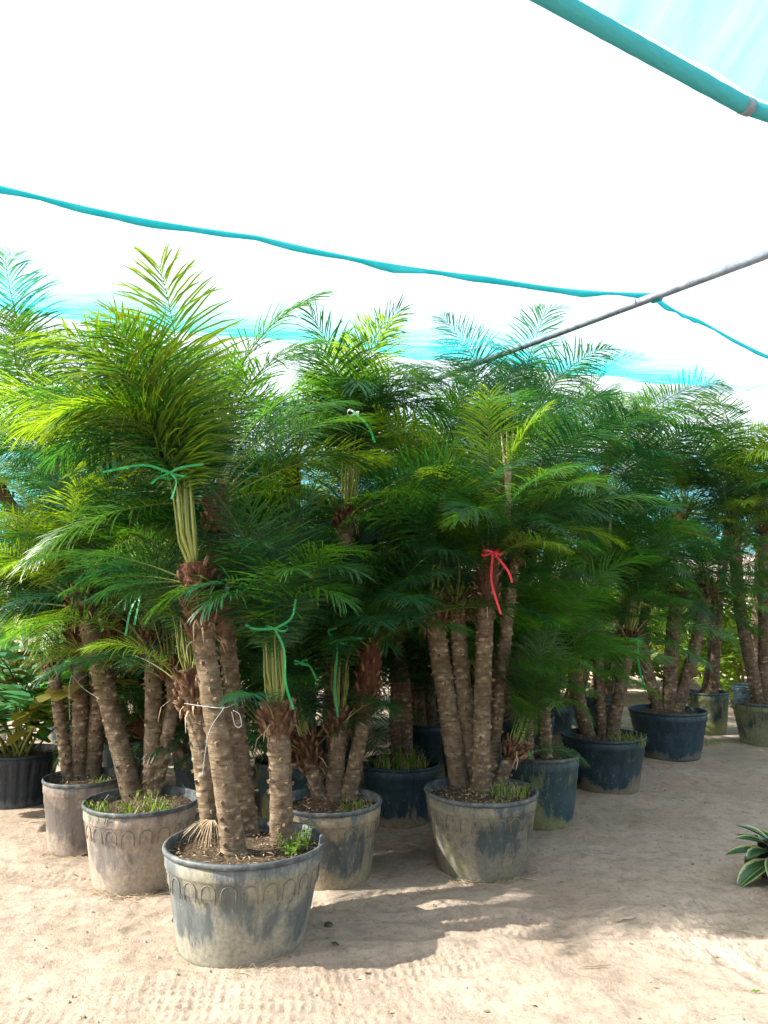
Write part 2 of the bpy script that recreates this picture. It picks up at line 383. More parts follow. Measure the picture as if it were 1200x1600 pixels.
# steel pipe
b = MB(); p0, p1 = onz(690, 588, 3.66), onz(1330, 348, 3.66); b.tube([p0+(p0-p1)*.35, p0.lerp(p1, .5), p1], .030, 14)
pipe = ob('steel_pipe', b.mesh('steel_pipe', M['steel']), label='grey galvanised steel pipe running diagonally under the shade net', cat='pipe')
b = MB(); q = onz(1025, 464, 3.66); dd = (p1-p0).normalized()
b.tube([q-dd*.03, q+dd*.03], .038, 14); ob('clamp', b.mesh('clamp', M['net_hem']), pipe)
# thick net covered tube
b = MB(); a0, a1, a2 = onz(730, -75, 3.6), onz(1165, 166, 3.6), onz(1330, 222, 3.6)
P = [a0.lerp(a1, i/30) for i in range(31)]
b.tube(P, [.034+.002*mnoise.noise((i*.9, 0, 0)) for i in range(31)], 20)
tb = ob('roof_tube', b.mesh('roof_tube', M['net_roll']), label='thick turquoise net wrapped roof tube at the upper right', cat='tube')
b = MB(); b.tube([a1, a1.lerp(a2, .5), a2], .031, 20); ob('tube_end', b.mesh('tube_end', M['net_roll']), tb)
b = MB(); b.tube([a1-(a1-a0).normalized()*.02, a1+(a2-a1).normalized()*.025], .036, 20); ob('joint_band', b.mesh('joint_band', M['steel']), tb)
def up(u, v):
    p = a0.lerp(a2, u) if False else (a0.lerp(a1, u*1.25) if u < .8 else a1.lerp(a2, (u-.8)*5))
    q_ = p+Vector((1.9, -1.6, .12))*v
    return (q_.x, q_.y, 3.66+.2*v+.06*mnoise.noise((q_.x*2, q_.y*2, 0)))
sheet('net_overlap', up, 40, 12, M['net_upper'], label='streaky turquoise net sheet beyond the thick roof tube', cat='net sheet')
# stray leaves lying on the net
for k, (px, py) in enumerate([(1062, 411), (1003, 438), (1128, 497), (1058, 489)]):
    b = MB(); c_ = onz(px, py, ZN-.09)
    b.add([c_+Vector(v) for v in ((-.03, 0, 0), (0, .008, .004), (.035, .004, 0), (0, -.008, -.002))], [[0, 1, 2, 3]])
    ob('fallen_leaf', b.mesh('fallen_leaf', M['net_hem']), label='tiny fallen leaf caught on the net near the pipe crossing', cat='leaf', group='fallen leaves caught on the net')

# ------------------------------------------------------------------ pots
arch = MB()
arch.tube([(-.032, 0, -.045)]+[(-.032*math.cos(math.pi*i/8), 0, .032*math.sin(math.pi*i/8)) for i in range(9)]+[(.032, 0, -.045)], .0022, 5)
arch_me = {}
litter_bank = []
def litter_mesh(R_, n, seed):
    rs = random.Random(seed); b = MB(); b.smooth = False
    for _ in range(n):
        a = rs.uniform(0, 6.28); r = R_*math.sqrt(rs.random()); c_ = Vector((r*math.cos(a), r*math.sin(a), rs.uniform(0.0, .028)))
        L_ = rs.uniform(.012, .05); W_ = rs.uniform(.003, .014); d = Vector((math.cos(a*7), math.sin(a*7), rs.uniform(-.4, .4))).normalized()
        s_ = d.cross(Vector((rs.uniform(-.6, .6), rs.uniform(-.6, .6), 1))).normalized()
        b.add([c_-d*L_/2, c_+s_*W_/2+Vector((0, 0, .004)), c_+d*L_/2, c_-s_*W_/2+Vector((0, 0, .004))], [[0, 1, 2, 3]])
    return b.mesh('litter', M['litter'])
POTS = {}
def pot(key, x, y, diam, h, mat, label, arches=False, ribs=0, seed=0, taper=.78, tilt=(0, 0), group=None, litter=220, cat='pot'):
    R_ = diam/2; z0 = gz(x, y)-.012
    root = ob('plant_pot', None, loc=(x, y, z0), label=label, cat=cat, group=group)
    root.rotation_euler = (tilt[0], tilt[1], seed*1.3)
    seg = 72
    prof = [(.0, .0), (taper*.93, .0), (taper*.985, .012), (taper, .03), (taper+(1-taper)*.25, .12), (taper+(1-taper)*.5, .24), (taper+(1-taper)*.66, h*.66),
            (taper+(1-taper)*.68, h*.665), (taper+(1-taper)*.715, h*.675), (taper+(1-taper)*.78, h*.80), (taper+(1-taper)*.86, h*.815), (taper+(1-taper)*.90, h*.83), (taper+(1-taper)*.93, h*.93), (.955, h*.955)]
    rnd = random.Random(seed)
    ph = [rnd.uniform(0, 6.28) for _ in range(4)]
    def rr(rf, z, a):
        r = rf*R_*(1+.012*math.cos(2*a+ph[0])+.006*math.cos(3*a+ph[1])+.004*math.sin(5*a+z*9+ph[2]))
        if ribs and .03 < z < h*.9: r *= 1-.022*(math.cos(a*ribs) > .25)
        return r
    def lathe(prof, close=True):
        b = MB(); n = len(prof)
        sg = seg if not ribs else ribs*8
        vs = [(rr(p, z, 2*math.pi*k/sg)*math.cos(2*math.pi*k/sg), rr(p, z, 2*math.pi*k/sg)*math.sin(2*math.pi*k/sg), z) for (p, z) in prof for k in range(sg)]
        b.add(vs, [[i*sg+k, i*sg+(k+1) % sg, (i+1)*sg+(k+1) % sg, (i+1)*sg+k] for i in range(n-1) for k in range(sg)]); return b
    ob('pot_wall', lathe(prof).mesh('pot_wall', M[mat]), root)
    rp = [(.95, h*.952), (.990, h*.943), (1.008, h*.952), (1.014, h*.973), (1.008, h*.993), (.990, h), (.968, h*.996), (.958, h*.98), (.93, h*.8)]
    ob('rim', lathe(rp).mesh('rim', M['rim'] if mat not in ('potI', 'potJ', 'potD') else M[mat]), root)
    b = MB(); hs = h-.055; nr, ns = 9, 40
    vs = [(0, 0, hs+.015)]
    for i in range(1, nr+1):
        for k in range(ns):
            a = 2*math.pi*k/ns; r = .955*R_*i/nr
            vs.append((r*math.cos(a), r*math.sin(a), hs+.018*mnoise.noise((r*math.cos(a)*9+seed, r*math.sin(a)*9, 0))+.012*(1-i/nr)))
    fs = [[0, 1+k, 1+(k+1) % ns] for k in range(ns)]+[[1+i*ns+k, 1+(i+1)*ns+k, 1+(i+1)*ns+(k+1) % ns, 1+i*ns+(k+1) % ns] for i in range(nr-1) for k in range(ns)]
    b.add(vs, fs); ob('soil', b.mesh('soil', M['soil']), root)
    if litter: ob('leaf_litter', litter_mesh(R_*.93, litter, seed+50), root, loc=(0, 0, hs), kind='stuff')
    if arches:
        if mat not in arch_me: arch_me[mat] = arch.mesh('moulded_arch', M['arch'])
        na = int(2*math.pi*R_/.095)
        for k in range(na):
            a = 2*math.pi*k/na; zc = h*.725; r = rr(taper+(1-taper)*.745, zc, a)
            o = ob('moulded_arch', arch_me[mat], root, loc=(r*math.cos(a), r*math.sin(a), zc)); o.rotation_euler = (.13, 0, a+math.pi/2)
    POTS[key] = (x, y, z0+hs, R_)
    return root
pot('A', -.65, 3.60, .73, .455, 'potA', 'large grey mud stained plastic pot standing foremost in the block', True, seed=1, tilt=(.01, .02), litter=420)
pot('B', -1.37, 4.36, .63, .455, 'potB', 'dusty sunlit grey pot behind and left of the foremost pot, full of green grass', True, seed=2)
pot('C', -1.90, 4.88, .50, .45, 'potC', 'smaller brownish pot between the black ribbed tub and the dusty grassy pot', seed=3)
pot('D', -2.84, 5.95, .58, .40, 'potD', 'black ribbed nursery tub holding the broad leaved plant at the left edge', ribs=22, seed=4, taper=.86, cat='tub')
pot('E', -.31, 4.42, .60, .45, 'potE', 'ochre streaked pot peeping out behind the right side of the foremost pot', True, seed=5)
pot('F', .12, 5.52, .56, .42, 'potI', 'dark shaded pot in the gap between the ochre pot and the olive central pot', seed=6)
pot('G', .57, 4.52, .665, .45, 'potG', 'olive and grey mud banded pot standing alone in the centre', True, seed=7, litter=420)
pot('H', 1.10, 5.38, .53, .48, 'potH', 'teal pot with a yellow green stain right of the central pot', seed=8)
pot('I', 1.86, 6.46, .70, .45, 'potI', 'navy black pot with muddy foot and grass hanging over its rim', seed=9)
pot('J', 2.89, 7.74, .76, .47, 'potJ', 'clean wide navy blue pot fourth in the right hand row', seed=10)
pot('K', 3.90, 9.20, .56, .50, 'potK', 'pale mossy pot half hidden behind the wide navy pot', seed=11)
pot('L', 4.25, 8.45, .70, .48, 'potK', 'mossy grey green pot cut by the right edge of the photo', seed=12)
pot('M', 1.85, 8.35, .46, .45, 'potI', 'small black pot in shade behind the teal stained pot', seed=13, litter=60)
BK = {'N': (-.62, 5.42), 'O': (-1.30, 5.75), 'P': (.75, 6.25), 'Q': (-2.05, 6.3), 'R': (-.55, 6.6), 'S': (.35, 7.2), 'T': (1.35, 7.35), 'U': (-1.55, 7.0), 'V': (2.5, 9.2), 'W': (-2.75, 7.4), 'X': (1.1, 8.7), 'Y': (5.1, 10.4), 'Z': (-1.0, 8.0), 'BA': (-3.5, 8.5), 'BB': (-2.4, 8.9), 'BC': (-1.5, 9.5), 'BD': (-.4, 9.4), 'BE': (.5, 9.9), 'BF': (1.7, 10.3)}
for i, (k, (x, y)) in enumerate(BK.items()):
    pot(k, x, y, .58, .45, 'potI' if i % 3 else 'potH', 'dark pot in deep shade inside the palm block behind the front rows', seed=20+i, group='shaded pots inside the palm block', litter=60)

# ------------------------------------------------------------------ fronds
def frond_mesh(seed, elev0, bend, tied=False, n=62, ll=.27, pet=.2, power=1.25, droop=.55, spears=False):
    rs = random.Random(seed); b = MB(); N = 22
    pts = [Vector((0, 0, 0))]; tan = []; yaw = 0; yawr = rs.uniform(-.35, .35); p = Vector((0, 0, 0))
    for i in range(N+1):
        s = i/N
        if tied:
            e = elev0-9 if s < .1 else (elev0+8 if s < .27 else elev0+8-(bend+8)*((s-.27)/.73)**1.1)
        else: e = elev0-bend*s**power
        yw = yawr*s*s
        t = Vector((math.cos(R(e))*math.cos(yw), math.cos(R(e))*math.sin(yw), math.sin(R(e)))); tan.append(t)
        if i < N: p = p+t/N; pts.append(p)
    b.tube(pts, [.0068*(1-.3*min(1, s/.2)) if s < .2 else .0048*(1-.85*((s-.2)/.8)) for s in [i/N for i in range(N+1)]], 5, m=1, uvs=True)
    def samp(s):
        x = s*N; i = min(N-1, int(x)); f = x-i; return pts[i].lerp(pts[i+1], f), tan[i].lerp(tan[i+1], f).normalized()
    for sd_ in (1, -1):
        for i in range(n):
            u = (i+rs.uniform(.1, .9))/n; s = pet+(1-pet)*u
            if s > .995: continue
            P, T = samp(s); S = Vector((0, 0, 1)).cross(T)
            S = S.normalized() if S.length > .05 else Vector((0, 1, 0)); Nn = T.cross(S).normalized()
            prof = min(1, .35+u*2.6) if u < .25 else (1 if u < .55 else 1-.62*((u-.55)/.45)**1.3)
            L_ = ll*prof*rs.uniform(.85, 1.12)
            al = R(74-44*u+rs.uniform(-9, 9)); be = R(rs.choice((14, 28, 36))*(1-.3*u)+rs.uniform(-7, 7))
            d = (T*math.cos(al)+(S*sd_*math.cos(be)+Nn*math.sin(be))*math.sin(al)).normalized()
            dr = droop*rs.uniform(.6, 1.4); W_ = .0072*(.75+.35*prof); lr = rs.random()
            if u < .06: L_ *= .55; W_ *= .5
            q = P.copy(); vs = []; uv = []; segs = [0, .33, .70, 1]
            wd = [.42, 1., .82, 0]; last = 0
            for k, tt in enumerate(segs):
                if k:
                    d = (d+Vector((0, 0, -1))*dr*(tt-last)*1.1).normalized(); q = q+d*L_*(tt-last); last = tt
                fn = (Nn-d*Nn.dot(d)); fn = fn.normalized() if fn.length > .1 else S
                sw = d.cross(fn).normalized()
                if k < 3:
                    w_ = W_*wd[k]; vs += [q-sw*w_/2+fn*w_*.28, q, q+sw*w_/2+fn*w_*.28]; uv += [(lr, tt)]*3
                else: vs.append(q); uv.append((lr, 1))
            b.add(vs, [[0, 1, 4, 3], [1, 2, 5, 4], [3, 4, 7, 6], [4, 5, 8, 7], [6, 7, 9], [7, 8, 9]], uv)
    return b.mesh('frond', [M['leaf'], M['petiole']])
ELEV = [86, 74, 62, 50, 37, 22, 6, -12, -34, -58]
FR = {}
for i, e in enumerate(ELEV):
    bend = [58, 68, 70, 66, 58, 50, 40, 28, 18, 10][i]
    FR[e] = [frond_mesh(100+i*3+j, e+random.uniform(-3, 3), bend+random.uniform(-10, 10)) for j in range(2)]
FT = [frond_mesh(200+j, 84, bd, tied=True, pet=.30, n=58, ll=.28) for j, bd in enumerate((40, 72, 98, 118, 132))]
FS = [frond_mesh(300+j, 88, 6, n=40, ll=.16, pet=.3, droop=.05) for j in range(1)]
def dead_mesh(seed):
    me = frond_mesh(seed, -30, 45, n=26, ll=.2, droop=1.6); me.materials[0] = M['dry']; me.materials[1] = M['dry']; return me
FD = [dead_mesh(400), dead_mesh(401)]
spear = MB()
for a in (-.03, .0, .035): spear.tube([(0, 0, 0), (a*.3, a*.5, .3), (a, a*.7, .62)], [.008, .009, .001], 5)
spear_me = spear.mesh('spear_leaf', M['dry'])

# ------------------------------------------------------------------ trunks
def spline(pts, n):
    out = []
    P = [pts[0]*2-pts[1]]+pts+[pts[-1]*2-pts[-2]]; segs = len(pts)-1
    for i in range(n+1):
        x = i/n*segs; k = min(segs-1, int(x)); t = x-k; a, b_, c_, d = P[k], P[k+1], P[k+2], P[k+3]
        out.append(.5*((2*b_)+(c_-a)*t+(2*a-5*b_+4*c_-d)*t*t+(3*b_-a-3*c_+d)*t**3))
    return out
def trunk(root, pts, r, seed, fib=.3, red=1.0, lod=1):
    rs = random.Random(seed); L_ = sum((pts[i+1]-pts[i]).length for i in range(len(pts)-1))
    nr = max(12, int(L_/(.006 if lod else .03))); seg = 30 if lod else 16
    sp_ = spline(pts, nr); lens = L_
    dz = .0085; ns = int(L_/dz); scars = np.array([(i*dz+rs.uniform(-.007, .007), (i*2.39996+rs.uniform(-.35, .35)) % (2*math.pi)) for i in range(ns)])
    amp = np.array([.1+1.1*rs.random()**1.7 for _ in range(ns)]); co_ = []; lip = []; fibv = []; frames = []; prev = None
    th = np.arange(seg)*2*np.pi/seg
    for i, p in enumerate(sp_):
        t = (sp_[min(i+1, nr)]-sp_[max(i-1, 0)]).normalized()
        a = t.cross(Vector((0, 1, 0))).normalized() if prev is None else (prev-t*prev.dot(t)).normalized()
        prev = a; b_ = t.cross(a); z = i/nr*L_; frames.append((p, a, b_, t))
        rb = r*(1+.22*math.exp(-z/.07)+.05*mnoise.noise((z*5, seed, 0))+.09*mnoise.noise((z*1.3, seed, 5)))
        ft = min(1, max(0, (z-(L_-fib))/.12)); rb *= 1+.35*ft
        dzv = z-scars[:, 0][None, :]; da = (th[:, None]-scars[:, 1][None, :]+np.pi) % (2*np.pi)-np.pi
        # a leaf scar: a raised shelf, sharp below, fading above
        w_ = np.exp(-(da*r/.017)**4)
        prof = np.where(dzv < 0, np.exp(-(dzv/.004)**2), np.exp(-(dzv/.011)**2))
        hgt = (w_*prof*amp[None, :]).max(1)*min(1.4, max(.25, .8+1.6*mnoise.noise((z*4, seed*2.3, 1))))
        for k in range(seg):
            q = rb+.0062*hgt[k]*(1-.4*ft)+.003*mnoise.noise((th[k]*2, z*25, seed+9))+.010*ft*mnoise.noise((th[k]*3, z*30, seed))
            v = p+(a*math.cos(th[k])+b_*math.sin(th[k]))*q; co_.append(v)
            lip.append(float(hgt[k])); fibv.append(ft*(.6+.4*red) if red > 0 else ft*.4)
    b = MB(); b.add(co_, [[i*seg+k, i*seg+(k+1) % seg, (i+1)*seg+(k+1) % seg, (i+1)*seg+k] for i in range(nr) for k in range(seg)]+[[nr*seg+k for k in range(seg)]],
          [(0, 0)]*len(co_))
    me = b.mesh('trunk', M['bark'])
    for nm, arr in (('lip', lip), ('fibre', fibv)):
        at_ = me.attributes.new(nm, 'FLOAT', 'POINT'); at_.data.foreach_set('value', arr)
    tr_ = ob('trunk', me, root)
    # pegs along the stem, one joined part
    b = MB(); b.smooth = False
    for (z, a0) in scars[::1 if lod else 2]:
        if z > L_-fib*.8 or rs.random() < .5: continue
        i = min(nr, int(z/L_*nr)); p, a, b_, t = frames[i]; o_ = a*math.cos(a0)+b_*math.sin(a0); s_ = t.cross(o_)
        R1 = r*(1+.22*math.exp(-z/.07)+.09*mnoise.noise((z*1.3, seed, 5)))+.004; W_ = rs.uniform(.008, .015); H_ = rs.uniform(.005, .011); O_ = rs.uniform(.005, .015)*(1 if rs.random() < .85 else 2.2); Lf = rs.uniform(.2, 1.2)
        c_ = p+o_*R1
        b.add([c_-s_*W_-t*H_*.2-o_*.006, c_+s_*W_-t*H_*.2-o_*.006, c_+o_*O_*.5-t*H_, c_+o_*O_+t*H_*Lf, c_+t*H_*1.2-s_*W_*.6-o_*.004, c_+t*H_*1.2+s_*W_*.6-o_*.004],
              [[0, 2, 3, 4], [2, 1, 5, 3], [3, 5, 4], [0, 1, 2]])
    if b.f: ob('leaf_scars', b.mesh('leaf_scars', M['scar']), root, kind='stuff')
    # old petiole stubs and fibre at the head
    b = MB()
    for k in range(34 if lod else 12):
        z = L_-fib*(1-k/34 if lod else 1-k/12)*.95; i = min(nr, int(z/L_*nr)); p, a, b_, t = frames[i]; a0 = k*2.39996+seed
        o_ = a*math.cos(a0)+b_*math.sin(a0); q = p+o_*r*1.2; l_ = rs.uniform(.03, .085)
        e_ = q+o_*l_*rs.uniform(.35, .8)+t*l_*rs.uniform(.4, .9)
        b.tube([q-t*.015, q+o_*l_*.4+t*l_*.35, e_], [.013, .010, .006], 5)
    ob('petiole_stubs', b.mesh('petiole_stubs', M['stub']), root, kind='stuff')
    b = MB()
    for k in range(int((420 if lod else 110)*fib/.3)):
        z = L_-fib*rs.random()**1.1; i = min(nr, int(z/L_*nr)); p, a, b_, t = frames[i]; a0 = rs.uniform(0, 6.28)
        o_ = a*math.cos(a0)+b_*math.sin(a0); s_ = t.cross(o_); q = p+o_*r*1.28; l_ = rs.uniform(.02, .055)
        d = (o_*rs.uniform(.2, .8)+t*rs.uniform(-.6, .9)+s_*rs.uniform(-.9, .9)).normalized()
        q2 = q+d*l_*.6; q3 = q2+(d+Vector((0, 0, -rs.random())))*l_*.5
        b.ribbon([q, q2, q3], [.0035, .0025, .001], t.cross(d).normalized() if t.cross(d).length > .1 else s_)
    ob('fibre_mat', b.mesh('fibre_mat', M['fibre']), root, kind='stuff')
    for k in range(9 if lod else 0):
        z = L_-fib*rs.uniform(.75, 1.15); i = min(nr, max(0, int(z/L_*nr))); p, a, b_, t = frames[i]; a0 = rs.uniform(0, 6.28)
        o_ = a*math.cos(a0)+b_*math.sin(a0); s_ = t.cross(o_); q = p+o_*r; l_ = rs.uniform(.06, .14)
        b = MB(); b.ribbon([q, q+o_*l_*.5+t*l_*.35, q+o_*l_*.9+t*l_*.15, q+o_*l_*1.1-t*l_*.35], [.012, .011, .007, .002], s_)
        ob('dry_curl', b.mesh('dry_curl', M['dry']), root)
    return frames[-1], r

GREENS = [(.025, .102, .022), (.015, .076, .030), (.012, .070, .040), (.040, .128, .015), (.011, .056, .027)]
PALMS = []
def palm(pts, r, label, n=24, L_=1.15, lo=-30, hi=86, tied=0, bias=None, bs=.5, fib=.3, red=1., yel=.12, dead=0, spear_=False, lod=1, lowL=.78, group=None, green=None, tilt=.8, stiff=0):
    seed = len(PALMS)+1; rs = random.Random(seed*17)
    base = pts[0]
    root = ob('palm_tree', None, loc=base, label=label, cat='palm tree', group=group)
    rel = [p-base for p in pts]; rel[0] = rel[0]-Vector((0, 0, .03))
    (p, a, b_, t), r = trunk(root, rel, r*.9, seed, fib, red, lod)
    tl = Quaternion().slerp(Vector((0, 0, 1)).rotation_difference(t), tilt).to_matrix().to_4x4()
    for k in range(n):
        f = k/(n-1); az = k*2.39996+seed+rs.uniform(-.5, .5)
        if bias is not None:
            d_ = (az-R(bias)+math.pi) % (2*math.pi)-math.pi; az = R(bias)+d_*(1-bs*(.5+.5*f))
        if k < tied:
            me = FT[min(4, int(5*(k/max(1, tied))**.9))]; sc_ = L_*rs.uniform(.9, 1.12); off = .25
        else:
            e = hi+(lo-hi)*((k-tied)/max(1, n-1-tied))**.85+rs.uniform(-14, 14)
            be = min(ELEV, key=lambda q: abs(q-e)); me = rs.choice(FR[be]); sc_ = L_*rs.uniform(.78, 1.2)*(1-(1-lowL)*f); off = .85
        o = ob('frond', me, root)
        rot = tl @ Matrix.Rotation(az, 4, 'Z') @ Matrix.Rotation(R(rs.uniform(-5, 5)), 4, 'Y')
        pos = p-t*(.10*f)+(rot.to_3x3() @ Vector((1, 0, 0)))*r*off
        if me not in FT: rot = rot @ Matrix.Rotation(R(rs.uniform(-28, 28)), 4, 'X')
        o.matrix_local = Matrix.Translation(pos) @ rot @ Matrix.Scale(sc_, 4)
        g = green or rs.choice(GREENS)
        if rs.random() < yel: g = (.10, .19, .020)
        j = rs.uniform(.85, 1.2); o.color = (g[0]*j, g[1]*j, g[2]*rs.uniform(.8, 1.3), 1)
    for k in range(dead):
        o = ob('dead_frond', rs.choice(FD), root, label='dry tan frond hanging from the head')
        o.matrix_local = Matrix.Translation(p+Vector((0, -.10, .42-.2*k))) @ Matrix.Rotation(-1.2-.8*k, 4, 'Z') @ Matrix.Scale(L_*.42, 4)
    if spear_:
        o = ob('spear_leaf', spear_me, root, loc=p+Vector((.10, -.16, .10))); o.scale = (1.4, 1.4, .95)
    PALMS.append(root); return root, root.location+p
def stem(key, base, *tops, dy=0):
    """trunk path: base pixel on that pot's soil, then (px, py, depth change) points upward"""
    x, y, z, r = POTS[key]
    b = onz(base[0], base[1], z)
    d = Vector((b.x-x, b.y-y)); lim = r*.82
    if d.length > lim: d = d.normalized()*lim
    b = Vector((x+d.x, y+d.y, z))
    return [b]+[at(px, py, b.y+dd) for (px, py, dd) in tops]

H_ = {}
def P(name, pts, r, label, **k):
    root, head = palm(pts, r, label, **k); H_[name] = (root, head)
P('A1', stem('A', (368, 1338), (345, 1180, .0), (320, 1010, .02), (306, 880, .03)), .058, 'foremost palm with pale leaning trunk and red brown head in the front grey pot', n=30, L_=1.30, tied=25, hi=20, lo=11, fib=.42, bias=184, bs=.75, yel=.3, lowL=.4)
P('A2', stem('A', (322, 1300), (318, 1180, 0), (296, 1045, .02)), .062, 'short thick palm left of the foremost trunk, fan of dry strips at its foot', n=17, L_=0.85, lo=45, hi=60, fib=.22, red=.2, bias=140, bs=0.4, yel=.3, tied=14)
P('A3', stem('A', (392, 1300), (368, 1120, .05), (348, 920, .05), (336, 760, .1)), .048, 'tall dark headed palm half hidden behind the foremost trunk, highest in the front pot', n=26, L_=1.22, lo=25, hi=80, fib=.42, red=.3, bias=100, bs=.2, yel=.35)
P('A4', stem('A', (440, 1318), (438, 1200, 0), (431, 1095, 0)), .058, 'short stout palm at the right of the front pot, tied with green ribbon', n=22, L_=1.0, tied=20, hi=50, lo=30, fib=.18, red=.1, yel=.1, lowL=0.6)
P('B1', stem('B', (192, 1218), (160, 1060, .05), (126, 925, .05)), .066, 'thick palm leaning left out of the dusty grassy pot', n=28, L_=1.1, lo=15, fib=.24, red=.3, bias=190, bs=.2, yel=0.5, spear_=False)
P('B2', stem('B', (246, 1232), (240, 1090, 0), (235, 985, 0)), .055, 'upright sunlit palm at the right side of the dusty grassy pot', n=24, L_=1.1, tied=20, hi=55, lo=34, fib=.2, red=.3, yel=.2)
P('B3', stem('B', (276, 1206), (270, 1100, 0), (262, 1035, 0)), .045, 'slim palm at the back right of the dusty grassy pot', n=18, L_=.9, lo=20, fib=.15, red=.2, tied=12)
P('C1', stem('C', (98, 1214), (92, 1110, 0), (82, 1030, 0)), .042, 'thin leftmost palm in the small brownish pot, tied with green ribbon', n=18, L_=.85, tied=17, hi=55, lo=34, fib=.12, red=.2)
P('C2', stem('C', (122, 1214), (126, 1080, 0), (118, 930, .05)), .060, 'ring scarred palm in the middle of the small brownish pot with shaggy red fibre', n=26, L_=1.15, lo=10, fib=.42, red=1, bias=170, bs=.3, yel=.25)
P('C3', stem('C', (152, 1205), (158, 1080, 0), (190, 945, .05)), .060, 'dark red fibrous palm at the right of the small brownish pot', n=24, L_=1.1, lo=15, fib=.5, red=1)
P('E1', stem('E', (525, 1236), (527, 1170, 0), (530, 1105, 0)), .062, 'short stout palm in the ochre pot with long green ribbon hanging from its petioles', n=22, L_=1.0, tied=20, hi=50, lo=30, fib=.2, red=.1, yel=.05)
P('E2', stem('E', (564, 1234), (570, 1110, 0), (580, 985, 0)), .052, 'reddish slanting palm at the right side of the ochre pot', n=24, L_=1.05, lo=20, fib=.6, red=1, yel=.05)
P('E3', stem('E', (478, 1218), (474, 1150, 0)), .048, 'very short shaggy palm at the left side of the ochre pot', n=14, L_=.7, tied=12, hi=60, lo=30, fib=.2, red=.8, yel=.1)
P('E4', stem('E', (545, 1210), (520, 1050, .1), (536, 900, .1), (541, 790, .1)), .055, 'tall palm behind the ochre pot whose long pale petioles are gathered by a white band', n=23, L_=1.25, tied=15, hi=30, lo=15, fib=.2, red=.1, yel=.12, bias=-5, bs=.45)
P('F1', stem('F', (655, 1168), (630, 1060, 0), (603, 950, .1)), .056, 'shaded palm leaning left out of the dark middle pot', n=24, L_=1.1, lo=15, fib=.2, red=.3, yel=.0)
P('F2', stem('F', (610, 1168), (620, 1050, 0), (640, 800, .1)), .050, 'tall shaded palm rising from the dark middle pot with pale tipped fronds', n=26, L_=1.2, lo=20, fib=.3, red=.5, yel=.2, dead=1)
P('G1', stem('G', (708, 1224), (694, 1070, 0), (672, 930, .05)), .068, 'mottled thick palm leaning left in the olive central pot', n=24, L_=1.05, lo=10, fib=.25, red=.5, yel=.05, bias=200, bs=.25)
P('G2', stem('G', (752, 1238), (755, 1050, 0), (764, 850, .0)), .058, 'straight orange pitted palm in the olive central pot with red ribbon at its head', n=28, L_=.98, lo=25, fib=.42, red=.5, yel=.35, spear_=True)
P('G3', stem('G', (734, 1200), (722, 1060, 0), (712, 930, .05)), .058, 'dark shaded palm between the two main trunks of the central pot', n=22, L_=1.0, lo=15, fib=.2, red=.0, yel=0)
P('G4', stem('G', (782, 1198), (784, 1050, .1), (806, 830, .15)), .046, 'slim rear palm of the central pot with pale bare upper trunk', n=22, L_=1.1, lo=20, fib=.2, red=.2)
P('G5', stem('G', (806, 1205), (808, 1160, 0)), .045, 'stemless young palm at the right rim of the central pot', n=16, L_=.7, tied=14, hi=60, lo=29, fib=.1, red=.1, yel=0, green=(.03, .10, .02))
P('H1', stem('H', (852, 1186), (850, 1110, 0), (845, 1030, 0)), .050, 'bare ringed palm at the right of the teal stained pot under a drooping crown', n=26, L_=.95, lo=5, fib=.12, red=.1, yel=.0, green=(.035, .135, .018), bias=-15, bs=.25)
P('H2', stem('H', (824, 1190), (823, 1120, 0), (818, 1065, 0)), .046, 'short ringed palm tied with long green ribbon at the left of the teal stained pot', n=20, L_=.85, tied=18, hi=55, lo=34, fib=.1, red=.1, yel=.0, green=(.035, .135, .018))
P('I1', stem('I', (966, 1140), (973, 1060, 0), (985, 985, 0)), .062, 'pale palm at the right side of the navy muddy footed pot', n=24, L_=1.0, tied=14, hi=60, lo=0, fib=.15, red=.1, yel=0, green=(.025, .105, .022))
P('I2', stem('I', (903, 1142), (900, 1070, 0), (898, 985, 0)), .066, 'dark thick palm at the left side of the navy muddy footed pot', n=24, L_=1.05, lo=0, fib=.2, red=.2, yel=0, green=(.025, .10, .022))
P('I3', stem('I', (938, 1128), (935, 1000, .1), (950, 850, .2)), .056, 'taller dark palm at the back of the navy muddy footed pot', n=24, L_=1.1, lo=5, fib=.25, red=.2, yel=0)
P('J1', stem('J', (1048, 1104), (1050, 1010, 0), (1057, 925, 0)), .080, 'stout ringed palm in the middle of the wide navy pot', n=24, L_=1.1, lo=0, fib=.15, red=.1, yel=0, green=(.022, .10, .045))
P('J2', stem('J', (1074, 1104), (1086, 1010, 0), (1106, 915, 0)), .070, 'ringed palm leaning right out of the wide navy pot', n=24, L_=1.1, lo=5, fib=.15, red=.1, yel=.05)
P('J3', stem('J', (1010, 1098), (1008, 1030, 0), (1000, 950, 0)), .066, 'left hand palm in the wide navy pot', n=22, L_=1.0, lo=5, fib=.15, red=.1, yel=0)
P('K1', stem('K', (1116, 1070), (1116, 1000, 0), (1112, 930, 0)), .075, 'reddish palm in the pale mossy pot', n=22, L_=1.15, lo=5, fib=.2, red=.6)
P('L1', stem('L', (1166, 1086), (1158, 960, 0), (1146, 830, 0)), .075, 'palm curving left in the mossy pot at the right edge', n=24, L_=1.25, lo=15, fib=.15, red=.1, yel=.15)
P('L2', stem('L', (1193, 1086), (1194, 960, 0), (1196, 790, 0)), .070, 'dark upright palm at the right edge of the photo', n=26, L_=1.25, lo=20, fib=.3, red=.3, yel=.2)
